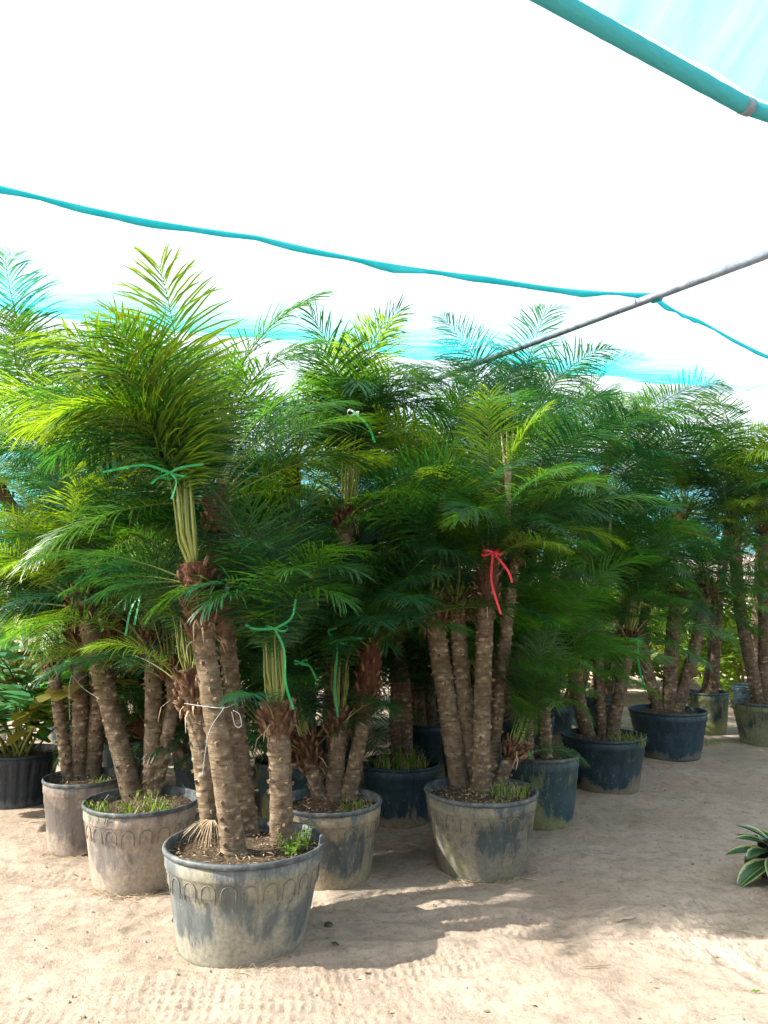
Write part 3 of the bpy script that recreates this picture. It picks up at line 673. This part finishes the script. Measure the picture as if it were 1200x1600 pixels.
# rows behind the front pots, heads given as (pixel, depth)
def back(key, dx, dy, head, r, label=None, **k):
    x, y, z, rr_ = POTS[key]; b = Vector((x+dx, y+dy, z)); h = at(*head)
    d = Vector((h.x-b.x, h.y-b.y))
    mid = b.lerp(h, .5)+Vector((d.x*-.12, 0, 0))
    shared = label is None
    P(key+str(len(PALMS)), [b, mid, h], r, label or 'shaded pygmy date palm deep inside the block behind the front rows', group='palms deep inside the block' if shared else None, lod=0, **k)
back('N', .1, 0, (452, 720, 5.5), .055, 'tall palm behind the front pot whose sunlit crown carries withered tan fronds', n=22, L_=1.26, lo=15, dead=2, yel=.3)
back('N', -.15, .05, (400, 860, 5.4), .055, n=19, L_=1.21, lo=0)
back('O', .1, 0, (225, 760, 5.7), .055, n=20, L_=1.32, lo=5, yel=.2)
back('O', -.12, 0, (85, 700, 5.7), .055, 'tall palm behind the dusty pot with crown spreading to the left edge', n=22, L_=1.38, lo=5, yel=.25, green=(.04, .12, .05))
back('P', .1, 0, (795, 700, 6.2), .055, 'tall palm behind the central pot with wide teal green crown', n=24, L_=1.25, lo=10, yel=.03, green=(.03, .12, .05))
back('P', -.12, .1, (700, 800, 6.2), .055, n=20, L_=1.32, lo=0, yel=.05)
back('Q', .0, 0, (-20, 740, 6.4), .055, n=20, L_=1.32, lo=0, yel=.1, green=(.03, .10, .045))
back('Q', .15, 0, (190, 900, 6.3), .055, n=17, L_=1.10, lo=0)
back('R', .1, 0, (560, 800, 6.6), .055, n=20, L_=1.38, lo=0)
back('R', -.1, 0, (470, 900, 6.6), .055, n=19, L_=1.26, lo=-5)
back('S', .1, 0, (660, 850, 7.2), .055, n=20, L_=1.38, lo=-5)
back('S', -.1, 0, (740, 720, 7.2), .055, n=20, L_=1.25, lo=5)
back('T', .1, .1, (880, 725, 7.3), .055, 'tall palm with a broad crown behind the teal stained pot', n=24, L_=1.54, lo=0, yel=.03)
back('T', -.15, .0, (830, 850, 7.3), .055, n=19, L_=1.32, lo=-5)
back('M', .0, .0, (960, 690, 8.2), .06, 'tallest palm of the right hand row with dark drooping top fronds', n=22, L_=1.49, lo=-5, yel=.1)
back('M', .15, .0, (985, 830, 8.2), .06, 'palm with open upright crown above the gap left of the wide navy pot', n=20, L_=1.49, tied=8, hi=55, lo=10, yel=.2)
back('V', .0, .0, (1075, 790, 9.2), .06, 'palm with spreading crown rising behind the wide navy pot', n=22, L_=1.59, lo=5, yel=.2)
back('V', .2, .0, (1010, 900, 9.2), .06, n=19, L_=1.32, lo=-5)
back('K', .15, .1, (1145, 770, 9.2), .06, 'palm with spreading crown rising above the pale mossy pot', n=22, L_=1.54, lo=5, yel=.3)
back('U', .0, .0, (330, 850, 7.2), .055, n=20, L_=1.38, lo=-5)
back('W', .0, .0, (150, 870, 7.5), .055, n=17, L_=1.21, lo=0)
back('X', .0, .0, (760, 860, 8.6), .055, n=19, L_=1.43, lo=-5)
back('X', .2, .0, (900, 880, 8.7), .055, n=19, L_=1.43, lo=-5)
back('Z', .0, .0, (500, 880, 8.0), .055, n=19, L_=1.43, lo=-5)
back('Y', .0, .0, (1190, 850, 10.4), .06, n=19, L_=1.43, lo=0)

for (k_, dx, dy, px_, py_, Yd) in [('N', 0, -.1, 440, 1060, 5.4), ('O', 0, -.15, 215, 1050, 5.6), ('R', .12, -.12, 585, 1040, 6.5), ('P', 0, -.15, 745, 1040, 6.1), ('U', .15, 0, 345, 1030, 7.0), ('S', .0, -.15, 650, 1030, 7.0),
        ('Z', .15, .1, 480, 1020, 8.1), ('T', 0, -.15, 870, 1030, 7.2), ('Q', .15, -.1, 190, 1050, 6.2), ('X', -.15, 0, 790, 1010, 8.6), ('Z', -.15, -.1, 410, 1010, 7.9), ('O', -.1, -.2, 200, 1125, 5.5), ('N', -.1, -.2, 415, 1130, 5.2), ('N', .2, -.2, 470, 1140, 5.2), ('R', .0, -.2, 545, 1110, 6.3), ('O', .15, -.15, 265, 1120, 5.6)]:
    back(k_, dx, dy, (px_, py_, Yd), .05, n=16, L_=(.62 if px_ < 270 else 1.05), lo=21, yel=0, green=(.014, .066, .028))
for k_ in ('BA', 'BB', 'BC', 'BD', 'BE', 'BF'):
    x_, y_, z_, r__ = POTS[k_]
    for dx, hz in ((-.12, 2.0), (.12, 1.0), (0, 1.5)):
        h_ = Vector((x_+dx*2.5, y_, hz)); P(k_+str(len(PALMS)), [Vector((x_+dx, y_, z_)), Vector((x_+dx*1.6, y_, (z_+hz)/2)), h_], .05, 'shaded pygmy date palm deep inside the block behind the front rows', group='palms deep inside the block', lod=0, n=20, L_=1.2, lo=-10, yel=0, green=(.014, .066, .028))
# ------------------------------------------------------------------ ribbons and wire
def tie(c, r, width, tails, mat, name, label, cat='ribbon', group=None, tailmat=None):
    root = ob(name, None, loc=c, label=label, cat=cat, group=group)
    b = MB(); P_ = [Vector((r*math.cos(a), r*math.sin(a), .012*math.sin(a*2))) for a in [i*2*math.pi/20 for i in range(21)]]
    b.ribbon(P_, width, Vector((0, 0, 1))); ob('loop', b.mesh('loop', M[mat]), root)
    for tl in tails:
        n = len(tl)*4; sp_ = spline([Vector((0, -r, 0))]+[Vector(t) for t in tl], n); b = MB()
        sides = []
        for i, p in enumerate(sp_):
            d = (sp_[min(i+1, n)]-sp_[max(0, i-1)]).normalized(); tw = i*.35
            s_ = d.cross(Vector((math.sin(tw)*.6, 1, 0))).normalized(); sides.append(s_)
        b.ribbon(sp_, width*1.1, sides); ob('tail', b.mesh('tail', M[tailmat or mat]), root)
    return root
def hp(px, py, Y): return at(px, py, Y)
Ya = 3.45
tie(hp(272, 742, Ya), 0.060, 0.0099, [[(-.12, -.09, .03), (-.30, -.10, -.005)], [(.04, -.10, -.05), (.02, -.10, -.13)], [(.05, -.08, .02), (.15, -.06, .04)], [(-.04, -.1, -.03), (-.07, -.11, -.06)]], 'ribbon', 'ribbon_tie', 'green ribbon tied round the long petioles of the foremost palm, high up')
tie(hp(432, 982, 3.62), 0.056, 0.0105, [[(.05, -.08, -.10), (.06, -.09, -.25), (.10, -.09, -.37)], [(.08, -.08, .05), (.10, -.07, .14)], [(-.09, -.08, .0), (-.14, -.06, .02)]], 'ribbon', 'ribbon_tie', 'green long tailed ribbon round the stout right palm of the front pot')
tie(hp(528, 1002, 4.42), 0.056, 0.0124, [[(.0, -.09, -.10), (-.01, -.10, -.25), (.01, -.1, -.42)], [(.06, -.1, .02), (.15, -.08, .02)], [(-.05, -.1, .06), (.0, -.1, .08)]], 'ribbon', 'ribbon_tie', 'green ribbon hanging straight down from the petioles above the ochre pot')
tie(hp(224, 925, 4.2), 0.048, 0.0136, [[(-.04, -.08, -.1), (-.06, -.09, -.24)], [(.0, -.08, -.08), (-.01, -.1, -.18)], [(.10, -.06, .05), (.17, -.05, .10)]], 'ribbon', 'ribbon_tie', 'green ribbon with two short tails above the dusty grassy pot')
tie(hp(86, 985, 4.8), 0.036, 0.0124, [[(-.03, -.06, -.08), (-.03, -.07, -.2)]], 'ribbon', 'ribbon_tie', 'green ribbon on the thin leftmost palm of the small brownish pot')
tie(hp(552, 645, 4.35), .035, .012, [[(.09, -.08, -.1), (.13, -.08, -.2)]], 'ribbon_white', 'ribbon_tie', 'white and green band gathering the pale petioles of the tall palm above the ochre pot', tailmat='ribbon')
tie(hp(818, 1042, 5.2), 0.048, 0.0124, [[(-.05, -.1, -.12), (-.05, -.1, -.35), (.02, -.1, -.60)], [(.05, -.1, -.06), (.12, -.1, -.24)], [(-.08, -.08, .02), (-.16, -.06, .04)]], 'ribbon', 'ribbon_tie', 'green ribbon with a very long tail hanging beside the teal stained pot')
tie(hp(994, 1000, 6.3), 0.056, 0.0136, [[(-.02, -.1, -.2), (.02, -.1, -.4)]], 'ribbon', 'ribbon_tie', 'green ribbon at the head of the pale palm in the navy muddy footed pot')
tie(hp(1132, 900, 8.0), 0.048, 0.0155, [[(-.04, -.1, -.12), (.05, -.1, -.22)]], 'ribbon', 'ribbon_tie', 'curly green ribbon in the crowns above the wide navy pot')
tie(hp(985, 690, 7.9), 0.048, 0.0136, [[(.0, -.1, -.1), (.04, -.1, -.2)]], 'ribbon', 'ribbon_tie', 'green ribbon high in the crown behind the navy pots')
tie(hp(470, 1035, 4.35), 0.040, 0.0112, [[(.06, -.06, -.02), (.10, -.06, -.1)]], 'ribbon', 'ribbon_tie', 'short green ribbon on the very short shaggy palm in the ochre pot')
tie(hp(768, 864, 4.4), .060, .012, [[(-.02, -.11, -.16), (.0, -.12, -.26), (.03, -.12, -.36)], [(.03, -.12, -.05), (.08, -.12, -.12), (.10, -.11, -.18)]], 'ribbon_red', 'red_ribbon_tie', 'bright red ribbon tied round the head of the central palm with two hanging tails')
def wire(label, segs, loops=()):
    root = ob('wire', None, loc=segs[0][0], label=label, cat='wire')
    for s in segs:
        b = MB(); b.tube([p-segs[0][0] for p in spline(s, 24)], .0013, 5); ob('wire_strand', b.mesh('wire_strand', M['wire']), root)
    return root
w1 = [hp(288, 1099, 3.42), hp(322, 1104, 3.36), hp(350, 1106, 3.32), hp(366, 1100, 3.36)]
w2 = [hp(350, 1106, 3.31), hp(328, 1140, 3.34), hp(320, 1180, 3.36), hp(316, 1215, 3.38)]
w3 = [hp(362, 1112, 3.34), hp(368, 1134, 3.33), hp(377, 1134, 3.33), hp(374, 1116, 3.33), hp(364, 1110, 3.34)]
wire('thin pale wire lashed round the foremost trunk with a loose loop and hanging end', [w1, w2, w3])
wire('thin pale wire hanging between the two front trunks of the small brownish pot', [[hp(112, 1055, 4.7), hp(108, 1075, 4.7), hp(109, 1125, 4.7)], [hp(112, 1055, 4.7), hp(130, 1075, 4.66), hp(155, 1092, 4.3)]])

# ------------------------------------------------------------------ grass and weeds in the pots
def tuft(loc, n, h, spread, seed, mat='grass', wd=.005):
    rs = random.Random(seed); b = MB()
    for _ in range(n):
        a = rs.uniform(0, 6.28); r = spread*math.sqrt(rs.random()); p = Vector((r*math.cos(a), r*math.sin(a), 0)); hh = h*rs.uniform(.4, 1.1)
        a2 = rs.uniform(0, 6.28); o = Vector((math.cos(a2), math.sin(a2), 0)); k = rs.uniform(.2, 1.0)
        b.ribbon([p, p+o*hh*.2*k+Vector((0, 0, hh*.5)), p+o*hh*.6*k+Vector((0, 0, hh*(.9-.25*k))), p+o*hh*1.1*k+Vector((0, 0, hh*(1-.8*k)))], [wd, wd, wd*.7, wd*.15], Vector((-o.y, o.x, 0)), m=1 if rs.random() < .33 else 0)
    return b.mesh('grass', [M[mat], M['dry']])
def grass_in(key, dx, dy, n, h, spread, seed, label):
    x, y, z, r = POTS[key]; ob('grass', tuft(0, n, h, spread, seed), loc=(x+dx, y+dy, z-.005), label=label, cat='grass', kind='stuff')
grass_in('B', -.05, -.12, 110, .12, .20, 1, 'bright green grass growing in the dusty pot')
grass_in('B', .12, -.12, 90, .11, .08, 11, 'dense grass tuft by the right trunk of the dusty pot')
grass_in('C', .12, -.05, 30, .08, .06, 2, 'small grass tuft in the small brownish pot')
grass_in('E', .15, -.05, 60, .08, .10, 3, 'thin weeds at the right side of the ochre pot')
grass_in('G', .17, .02, 170, .11, .11, 4, 'bushy grey green herb tuft at the right rim of the central pot')
grass_in('G', -.05, -.1, 70, .05, .22, 14, 'low dry grass over the soil of the central pot')
grass_in('I', .15, -.18, 160, .13, .14, 5, 'grass hanging over the rim of the navy muddy footed pot')
grass_in('F', .0, -.08, 200, .2, .2, 6, 'dark grass in the shaded middle pot')
grass_in('A', .22, .05, 60, .10, .08, 7, 'few grass blades behind the weed in the front pot')
def weed(x, y, z, h, n, seed, label):
    rs = random.Random(seed); root = ob('weed', None, loc=(x, y, z), label=label, cat='weed')
    for s in range(4):
        a = rs.uniform(0, 6.28); top = Vector((math.cos(a)*.05, math.sin(a)*.05, h*rs.uniform(.6, 1))); b = MB(); b.tube([(0, 0, 0), top*.5+Vector((.006, 0, 0)), top], [.003, .0025, .001], 5)
        ob('stem', b.mesh('stem', M['weed']), root)
        for k in range(n):
            t = .25+.75*k/n; p = top*t; a2 = k*2.4+s; o = Vector((math.cos(a2), math.sin(a2), .25)).normalized(); l_ = rs.uniform(.022, .04); sd_ = Vector((-o.y, o.x, 0)).normalized()
            b = MB(); b.add([p, p+o*l_*.4-sd_*l_*.3, p+o*l_*.45+Vector((0, 0, -.002)), p+o*l_*.4+sd_*l_*.3, p+o*l_+Vector((0, 0, -.01))], [[0, 1, 2], [0, 2, 3], [1, 4, 2], [2, 4, 3]])
            ob('leaf', b.mesh('leaf', M['weed']), root)
x, y, z, r = POTS['A']; weed(x+.27, y-.02, z, .16, 8, 1, 'leafy bright green weed at the right rim of the front pot')
weed(x+.22, y-.08, z, .08, 5, 2, 'small low weed at the foot of the stout right trunk in the front pot')
# fan of dry fronds at the foot of palm A2
root = H_['A2'][0]; b = MB(); rs = random.Random(5)
for k in range(36):
    a = R(rs.uniform(185, 300)); l_ = rs.uniform(.07, .16); o = Vector((math.cos(a), math.sin(a), 0)); p = Vector((-.0, -.05, .10))+o*.03
    b.ribbon([p, p+o*l_*.4+Vector((0, 0, -.015)), p+o*l_*.8+Vector((0, 0, -.06)), p+o*l_+Vector((0, 0, -.12))], [.0035, .003, .002, .001], Vector((-o.y, o.x, 0)))
ob('dry_fan', b.mesh('dry_fan', M['dry']), root, label='fan of fine dry tan strips at the trunk foot')

# ------------------------------------------------------------------ broad leaved plant in the black tub
M['zam'] = leaf_mat('broad_leaflet', trans=.25, rough=.3)
def zleaf(seed):
    rs = random.Random(seed); b = MB(); pts = [Vector((0, 0, 0))]; e = 75
    for i in range(12): e -= 4.5; pts.append(pts[-1]+Vector((math.cos(R(e)), 0, math.sin(R(e))))/12)
    b.tube(pts, [.009-.0005*i for i in range(13)], 5, m=1)
    for i in range(12):
        s = .3+.7*i/11; P_ = pts[min(12, int(s*12))]
        for sg in (1, -1):
            d = Vector((.55, sg*.8, .25+rs.uniform(-.2, .2))).normalized(); L_ = rs.uniform(.20, .27); W_ = L_*.36; up_ = Vector((-.3, 0, 1)); sw = d.cross(up_).normalized(); fn = sw.cross(d)
            vs = []; uv = []
            for t, wf in ((0, .1), (.25, .55), (.55, .95), (.8, 1.), (1, .45)):
                c_ = P_+d*L_*t-fn*L_*.18*t*t; vs += [c_-sw*W_*wf/2+fn*.012*wf, c_, c_+sw*W_*wf/2+fn*.012*wf]; uv += [(0, t*.8), (.5, t*.8), (1, t*.8)]
            b.add(vs, [[3*k+j, 3*k+j+1, 3*k+j+4, 3*k+j+3] for k in range(4) for j in range(2)], uv)
    return b.mesh('compound_leaf', [M['zam'], M['petiole']])
zl = [zleaf(k) for k in range(3)]
def zplant(x, y, z, n, L_, seed, label, az0=None):
    rs = random.Random(seed); root = ob('broad_leaved_plant', None, loc=(x, y, z), label=label, cat='potted plant')
    for k in range(n):
        o = ob('compound_leaf', rs.choice(zl), root); s_ = L_*rs.uniform(.75, 1.1)
        o.matrix_local = Matrix.Translation((rs.uniform(-.08, .08), rs.uniform(-.08, .08), 0)) @ Matrix.Rotation(k*2.4+seed, 4, 'Z') @ Matrix.Rotation(R(rs.uniform(-16, 18)), 4, 'Y') @ Matrix.Scale(s_, 4)
        o.color = random.choice([(.06, .22, .10, 1), (.08, .25, .08, 1), (.12, .12, .035, 1), (.07, .23, .13, 1)])
x, y, z, r = POTS['D']; zplant(x, y, z, 26, 1.3, 3, 'broad leaved cycad with blue green and bronze leaflets in the black ribbed tub')

# variegated rubber plant at the right
m = NT('variegated_leaf'); uv = m.n('UVMap').outputs[0]; sp = m.n('SeparateXYZ'); m.l(uv, sp.inputs[0])
dist = m.math('ABSOLUTE', m.math('SUBTRACT', sp.outputs[0], .5))
f = m.math('ADD', dist, m.math('MULTIPLY', m.math('SUBTRACT', m.noise(m.coord(), 30, 3), .5), .25))
col = m.ramp(f, [(0., (.03, .09, .035)), (.32, (.022, .075, .03)), (.36, (.06, .14, .05)), (.44, (.40, .44, .20))])
vein = m.ramp(m.math('ABSOLUTE', m.math('SINE', m.math('ADD', m.math('MULTIPLY', sp.outputs[1], 60), m.math('MULTIPLY', dist, -30)))), [(.0, .6), (.3, 0.)])
col = m.mix(vein, col, (.07, .16, .06))
mid_ = m.ramp(dist, [(.0, 1.), (.03, 0.)]); col = m.mix(mid_, col, (.30, .38, .14))
M['ficus'] = m.done(col, .28, spec=.5)
def ficus(x, y, label):
    root = ob('rubber_plant', None, loc=(x, y, gz(x, y)), label=label, cat='potted plant'); rs = random.Random(4)
    b = MB(); b.tube([(0, 0, .12), (-.01, 0, .30)], [.012, .007], 8); ob('stem', b.mesh('stem', M['weed']), root)
    b = MB(); n = 5
    lm = MB(); vs = []; uv = []
    for t, wf in ((0, .05), (.12, .5), (.3, .92), (.5, 1.), (.7, .85), (.88, .48), (1, .04)):
        for u in (0, .25, .5, .75, 1):
            vs.append((t, (u-.5)*.42*wf, .10*abs(u-.5)*2*wf-.22*t*t+.25*t)); uv.append((u if wf > .3 else .5+(u-.5)*.8, t))
    lm.add(vs, [[5*i+j, 5*i+j+1, 5*i+j+6, 5*i+j+5] for i in range(6) for j in range(4)], uv)
    lme = lm.mesh('leaf', M['ficus'])
    for k in range(20):
        f = k/19; a = k*2.4+.9; e = -30+52*f+rs.uniform(-8, 8)
        o = ob('leaf', lme, root, loc=(-.01*f, 0, .12+.10*f)); o.rotation_euler = (rs.uniform(-.3, .3), -R(e), a); s_ = rs.uniform(.24, .31)*(1-.3*f); o.scale = (s_,)*3
    return root
fx, fy = 2.13, 4.25
ficus(fx, fy, 'variegated rubber plant with cream edged dark leaves low at the right edge')
pot('FI', fx+.03, fy+.06, .17, .10, 'potD', 'small black pot under the variegated rubber plant', seed=40, litter=20)
# rubber plant pot stands where its stem starts

# ------------------------------------------------------------------ litter on the ground
def twig(px, py, L_, a, label, mat='dry', grp=None):
    p = onz(px, py, 0); z = gz(p.x, p.y); b = MB(); rs = random.Random(int(px*7+py)); pts = []
    for i in range(6):
        t = i/5-.5; pts.append((t*L_*math.cos(a)+rs.uniform(-.01, .01), t*L_*math.sin(a)+rs.uniform(-.01, .01), .006+rs.uniform(0, .008)))
    b.tube(pts, [.002, .0028, .003, .0026, .002, .001], 5); ob('twig', b.mesh('twig', M[mat]), loc=(p.x, p.y, z), label=label, cat='twig', group=grp)
for (px, py, L_, a, lb) in [(820, 1375, .22, -.5, 'longest dry twig at the right foot of the central olive pot'), (745, 1382, .12, .3, 'dry twig against the front foot of the central olive pot'), (672, 1394, .14, 0, 'straight dry twig on the ground left of the central olive pot'),
        (885, 1300, .2, -.2, 'dry twig at the right foot of the teal stained pot'), (1050, 1200, .1, 1, 'short dry twig in front of the wide navy pot'), (1150, 1455, .25, -.4, 'dry straw on sunlit sand under the rubber plant at the right'), (980, 1440, .16, .4, 'dry twig in the lit strip of sand left of the rubber plant'),
        (930, 1508, .14, .1, 'dry twig in the shadow band low in the middle right'), (250, 1398, .2, .3, 'dry twig at the foot of the dusty grassy pot, its longer one'), (200, 1400, .16, -.3, 'dry twig at the left foot of the dusty grassy pot'), (60, 1290, .15, .4, 'dry twig left of the small brownish pot')]:
    twig(px, py, L_, a, lb)
M['dark_leaf'] = leaf_mat('fallen_green_leaf', tint=(.03, .07, .02), trans=.1)
def gleaf(px, py, s, label, mat='litter', grp=None):
    p = onz(px, py, 0); z = gz(p.x, p.y); rs = random.Random(int(px+py)); a = rs.uniform(0, 6.28); d = Vector((math.cos(a), math.sin(a), .15)); sd_ = Vector((-d.y, d.x, 0)); b = MB(); b.smooth = False
    b.add([-d*s/2, sd_*s*.22+Vector((0, 0, s*.14)), d*s/2, -sd_*s*.22+Vector((0, 0, s*.12)), Vector((0, 0, -.002))], [[0, 4, 1], [1, 4, 2], [2, 4, 3], [3, 4, 0]])
    ob('fallen_leaf', b.mesh('fallen_leaf', M[mat]), loc=(p.x, p.y, z+.006), label=label, cat='leaf', group=grp)
gleaf(523, 1477, .05, 'single dark green leaf on the shaded sand right of the front pot', 'dark_leaf')
gleaf(1180, 1550, .05, 'bright green leaf on the sand in the lower right corner', 'weed')
rs = random.Random(12); b = MB(); b.smooth = False
for i in range(420):
    p = Vector((rs.uniform(-2.4, 4.5), 2.3+5.5*rs.random()**1.3, 0)); p.z = gz(p.x, p.y)+.003
    if p.x < -.4 and rs.random() < .6: continue
    s_ = rs.uniform(.008, .03); a = rs.uniform(0, 6.28); d = Vector((math.cos(a), math.sin(a), rs.uniform(-.1, .3))); q = Vector((-d.y, d.x, 0))*rs.uniform(.12, .4)
    b.add([p-d*s_/2, p+q*s_+Vector((0, 0, s_*.2)), p+d*s_/2, p-q*s_+Vector((0, 0, s_*.1))], [[0, 1, 2, 3]])
ob('ground_litter', b.mesh('ground_litter', M['litter']), label='small brown leaf scraps scattered over the sandy ground', cat='litter', kind='stuff')
p = onz(277, 1430, 0); b = MB(); b.smooth = False
import bmesh
def clod(px, py, s, label, grp=None):
    p = onz(px, py, 0); bm = bmesh.new(); bmesh.ops.create_icosphere(bm, subdivisions=2, radius=s)
    for v in bm.verts: v.co *= 1+.5*mnoise.noise(v.co*18/s*.03+Vector((px, 0, 0))); v.co.z *= .55
    me = bpy.data.meshes.new('clod'); bm.to_mesh(me); bm.free(); me.materials.append(M['soil'])
    ob('earth_clod', me, loc=(p.x, p.y, gz(p.x, p.y)+s*.15), label=label, cat='clod', group=grp)
clod(277, 1436, .028, 'dark clod of earth at the left foot of the front pot')
clod(512, 1440, .022, 'dark clod of earth on the sand just right of the front pot')
ob('grass', tuft(0, 60, .07, .12, 77), loc=onz(1110, 1163, 0)+Vector((0, 0, 0)), label='small green grass tuft at the right foot of the wide navy pot', cat='grass', kind='stuff')

rs = random.Random(31); b = MB(); b.smooth = False
for i in range(1500):
    x_ = rs.uniform(-2.4, 4.2); y_ = 2.3+4.5*rs.random()**1.4; s_ = .003+.009*rs.random()**3; c_ = Vector((x_, y_, gz(x_, y_)+s_*.2))
    vs = [c_+Vector((rs.uniform(.6, 1.2)*s_*math.cos(a), rs.uniform(.6, 1.2)*s_*math.sin(a), 0)) for a in (0, 1.3, 2.5, 3.8, 5.1)]+[c_+Vector((0, 0, s_*rs.uniform(.4, .9)))]
    b.add(vs, [[k, (k+1) % 5, 5] for k in range(5)])
m = NT('pebble'); n1 = m.noise(m.coord(), 40, 2); M['peb'] = m.done(m.ramp(n1, [(.35, (.13, .10, .08)), (.65, (.38, .32, .26))]), .9)
ob('gravel_crumbs', b.mesh('gravel_crumbs', M['peb']), label='tiny crumbs of earth and gravel strewn over the sand', cat='gravel', kind='stuff')
# straw and rootlets round the pot feet
for (key, a0, a1_, n_, lb) in (('B', -2.6, -.6, 60, 'tangle of dry rootlets along the foot of the dusty grassy pot'), ('G', -2.4, -.2, 60, 'dry straw gathered along the foot of the central olive pot'), ('C', -2.6, -1.2, 25, 'few dry rootlets at the foot of the small brownish pot'), ('A', -2.9, -.4, 25, 'few dry straws at the foot of the front pot')):
    px_, py_, _, R_ = POTS[key]; b = MB()
    for k in range(n_):
        a = rs.uniform(a0, a1_); rr_ = R_*.80+rs.uniform(.0, .10)*rs.random(); x_, y_ = px_+rr_*math.cos(a), py_+rr_*math.sin(a); z_ = gz(x_, y_)+.004
        d = Vector((math.cos(a+1.57+rs.uniform(-.8, .8)), math.sin(a+1.57+rs.uniform(-.8, .8)), 0)); l_ = rs.uniform(.03, .11); q = Vector((-d.y, d.x, 0))*rs.uniform(-.02, .02)
        b.tube([Vector((x_, y_, z_)), Vector((x_, y_, z_+rs.uniform(.002, .02)))+d*l_*.5+q, Vector((x_, y_, z_))+d*l_], [.0014, .0016, .0006], 4, cap=False)
    ob('straw', b.mesh('straw', M['dry']), label=lb, cat='straw', kind='stuff')
# ------------------------------------------------------------------ background
M['shrub'] = leaf_mat('sunlit_shrub_leaf', trans=.4)
m = NT('shrub_stem'); M['wood'] = m.done((.28, .22, .15), .9)
def shrub_mesh(seed, h, w_, n, ls):
    rs = random.Random(seed); b = MB()
    cl = [(rs.uniform(-w_, w_), rs.uniform(-w_, w_), rs.uniform(.15, 1)*h, rs.uniform(.18, .4)) for _ in range(20)]
    for _ in range(n):
        c_ = rs.choice(cl); v = Vector((rs.gauss(0, 1), rs.gauss(0, 1), rs.gauss(0, 1))).normalized()*c_[3]*rs.uniform(.5, 1)
        p = Vector(c_[:3])+v; p.z = max(.03, p.z); d = Vector((rs.gauss(0, 1), rs.gauss(0, 1), rs.uniform(-.2, 1))).normalized(); s_ = d.cross(Vector((rs.gauss(0, 1), rs.gauss(0, 1), 1))).normalized()
        l_ = ls*rs.uniform(.6, 1.2); b.add([p, p+d*l_*.5-s_*l_*.16, p+d*l_, p+d*l_*.5+s_*l_*.16], [[0, 1, 2, 3]], [(.5, 0), (0, .4), (.5, .8), (1, .4)])
    return b.mesh('foliage', M['shrub'])
sh = [shrub_mesh(k, 1.5, .7, 2600, .2) for k in range(3)]
stm = MB()
for k in range(7):
    a = k*.9; stm.tube([(0, 0, 0), (.15*math.cos(a), .15*math.sin(a), .6), (.4*math.cos(a), .4*math.sin(a), 1.3)], [.02, .015, .006], 5)
stm = stm.mesh('stem', M['wood'])
rs = random.Random(9)
spots = [(1.2+i*.95, 12.3+rs.uniform(-.6, .9)) for i in range(11)]+[(3+i*1.3, 14.5+rs.uniform(-.5, .5)) for i in range(7)]+[(-8.2+i*1.1, 11.8+rs.uniform(-.4, .6)) for i in range(8)]
for i, (x, y) in enumerate(spots):
    lft = x < 0
    root = ob('shrub', None, loc=(x, y, gz(x, y)), label=('pale sunlit shrub seen past the posts at the left edge' if lft else 'sunlit yellow green shrub seen between the palm trunks at the right'), cat='shrub', group=('shrubs beyond the left posts' if lft else 'sunlit shrubs beyond the right hand row'))
    s_ = rs.uniform(.8, 1.15)*(1.0 if not lft else .8); root.scale = (s_, s_, s_*rs.uniform(.9, 1.15)); root.rotation_euler = (0, 0, rs.uniform(0, 6))
    f_ = ob('foliage', sh[i % 3], root); f_.color = (.20*rs.uniform(.7, 1.2), .27*rs.uniform(.85, 1.15), .045, 1); ob('stem', stm, root)
m = NT('weathered_post'); n1 = m.noise(m.mapping(m.coord(), (20, 20, 2)), 1, 4); M['post'] = m.done(m.ramp(n1, [(.3, (.28, .26, .25)), (.7, (.60, .58, .56))]), .85)
for i, (px, top, lab) in enumerate([(12, 850, 'leftmost grey fence post at the left edge'), (36, 860, 'second pale fence post from the left edge'), (58, 880, 'third pale fence post from the left edge')]):
    p = at(px, 1000, 8.6+.3*i); h_ = at(px, top, 8.6+.3*i).z; root = MB(); root.tube([(0, 0, -.1), (.01, 0, h_*.5), (.0, 0, h_+.4)], [.05, .047, .045], 10)
    ob('fence_post', root.mesh('fence_post', M['post']), loc=(p.x, p.y, 0), label=lab, cat='post')
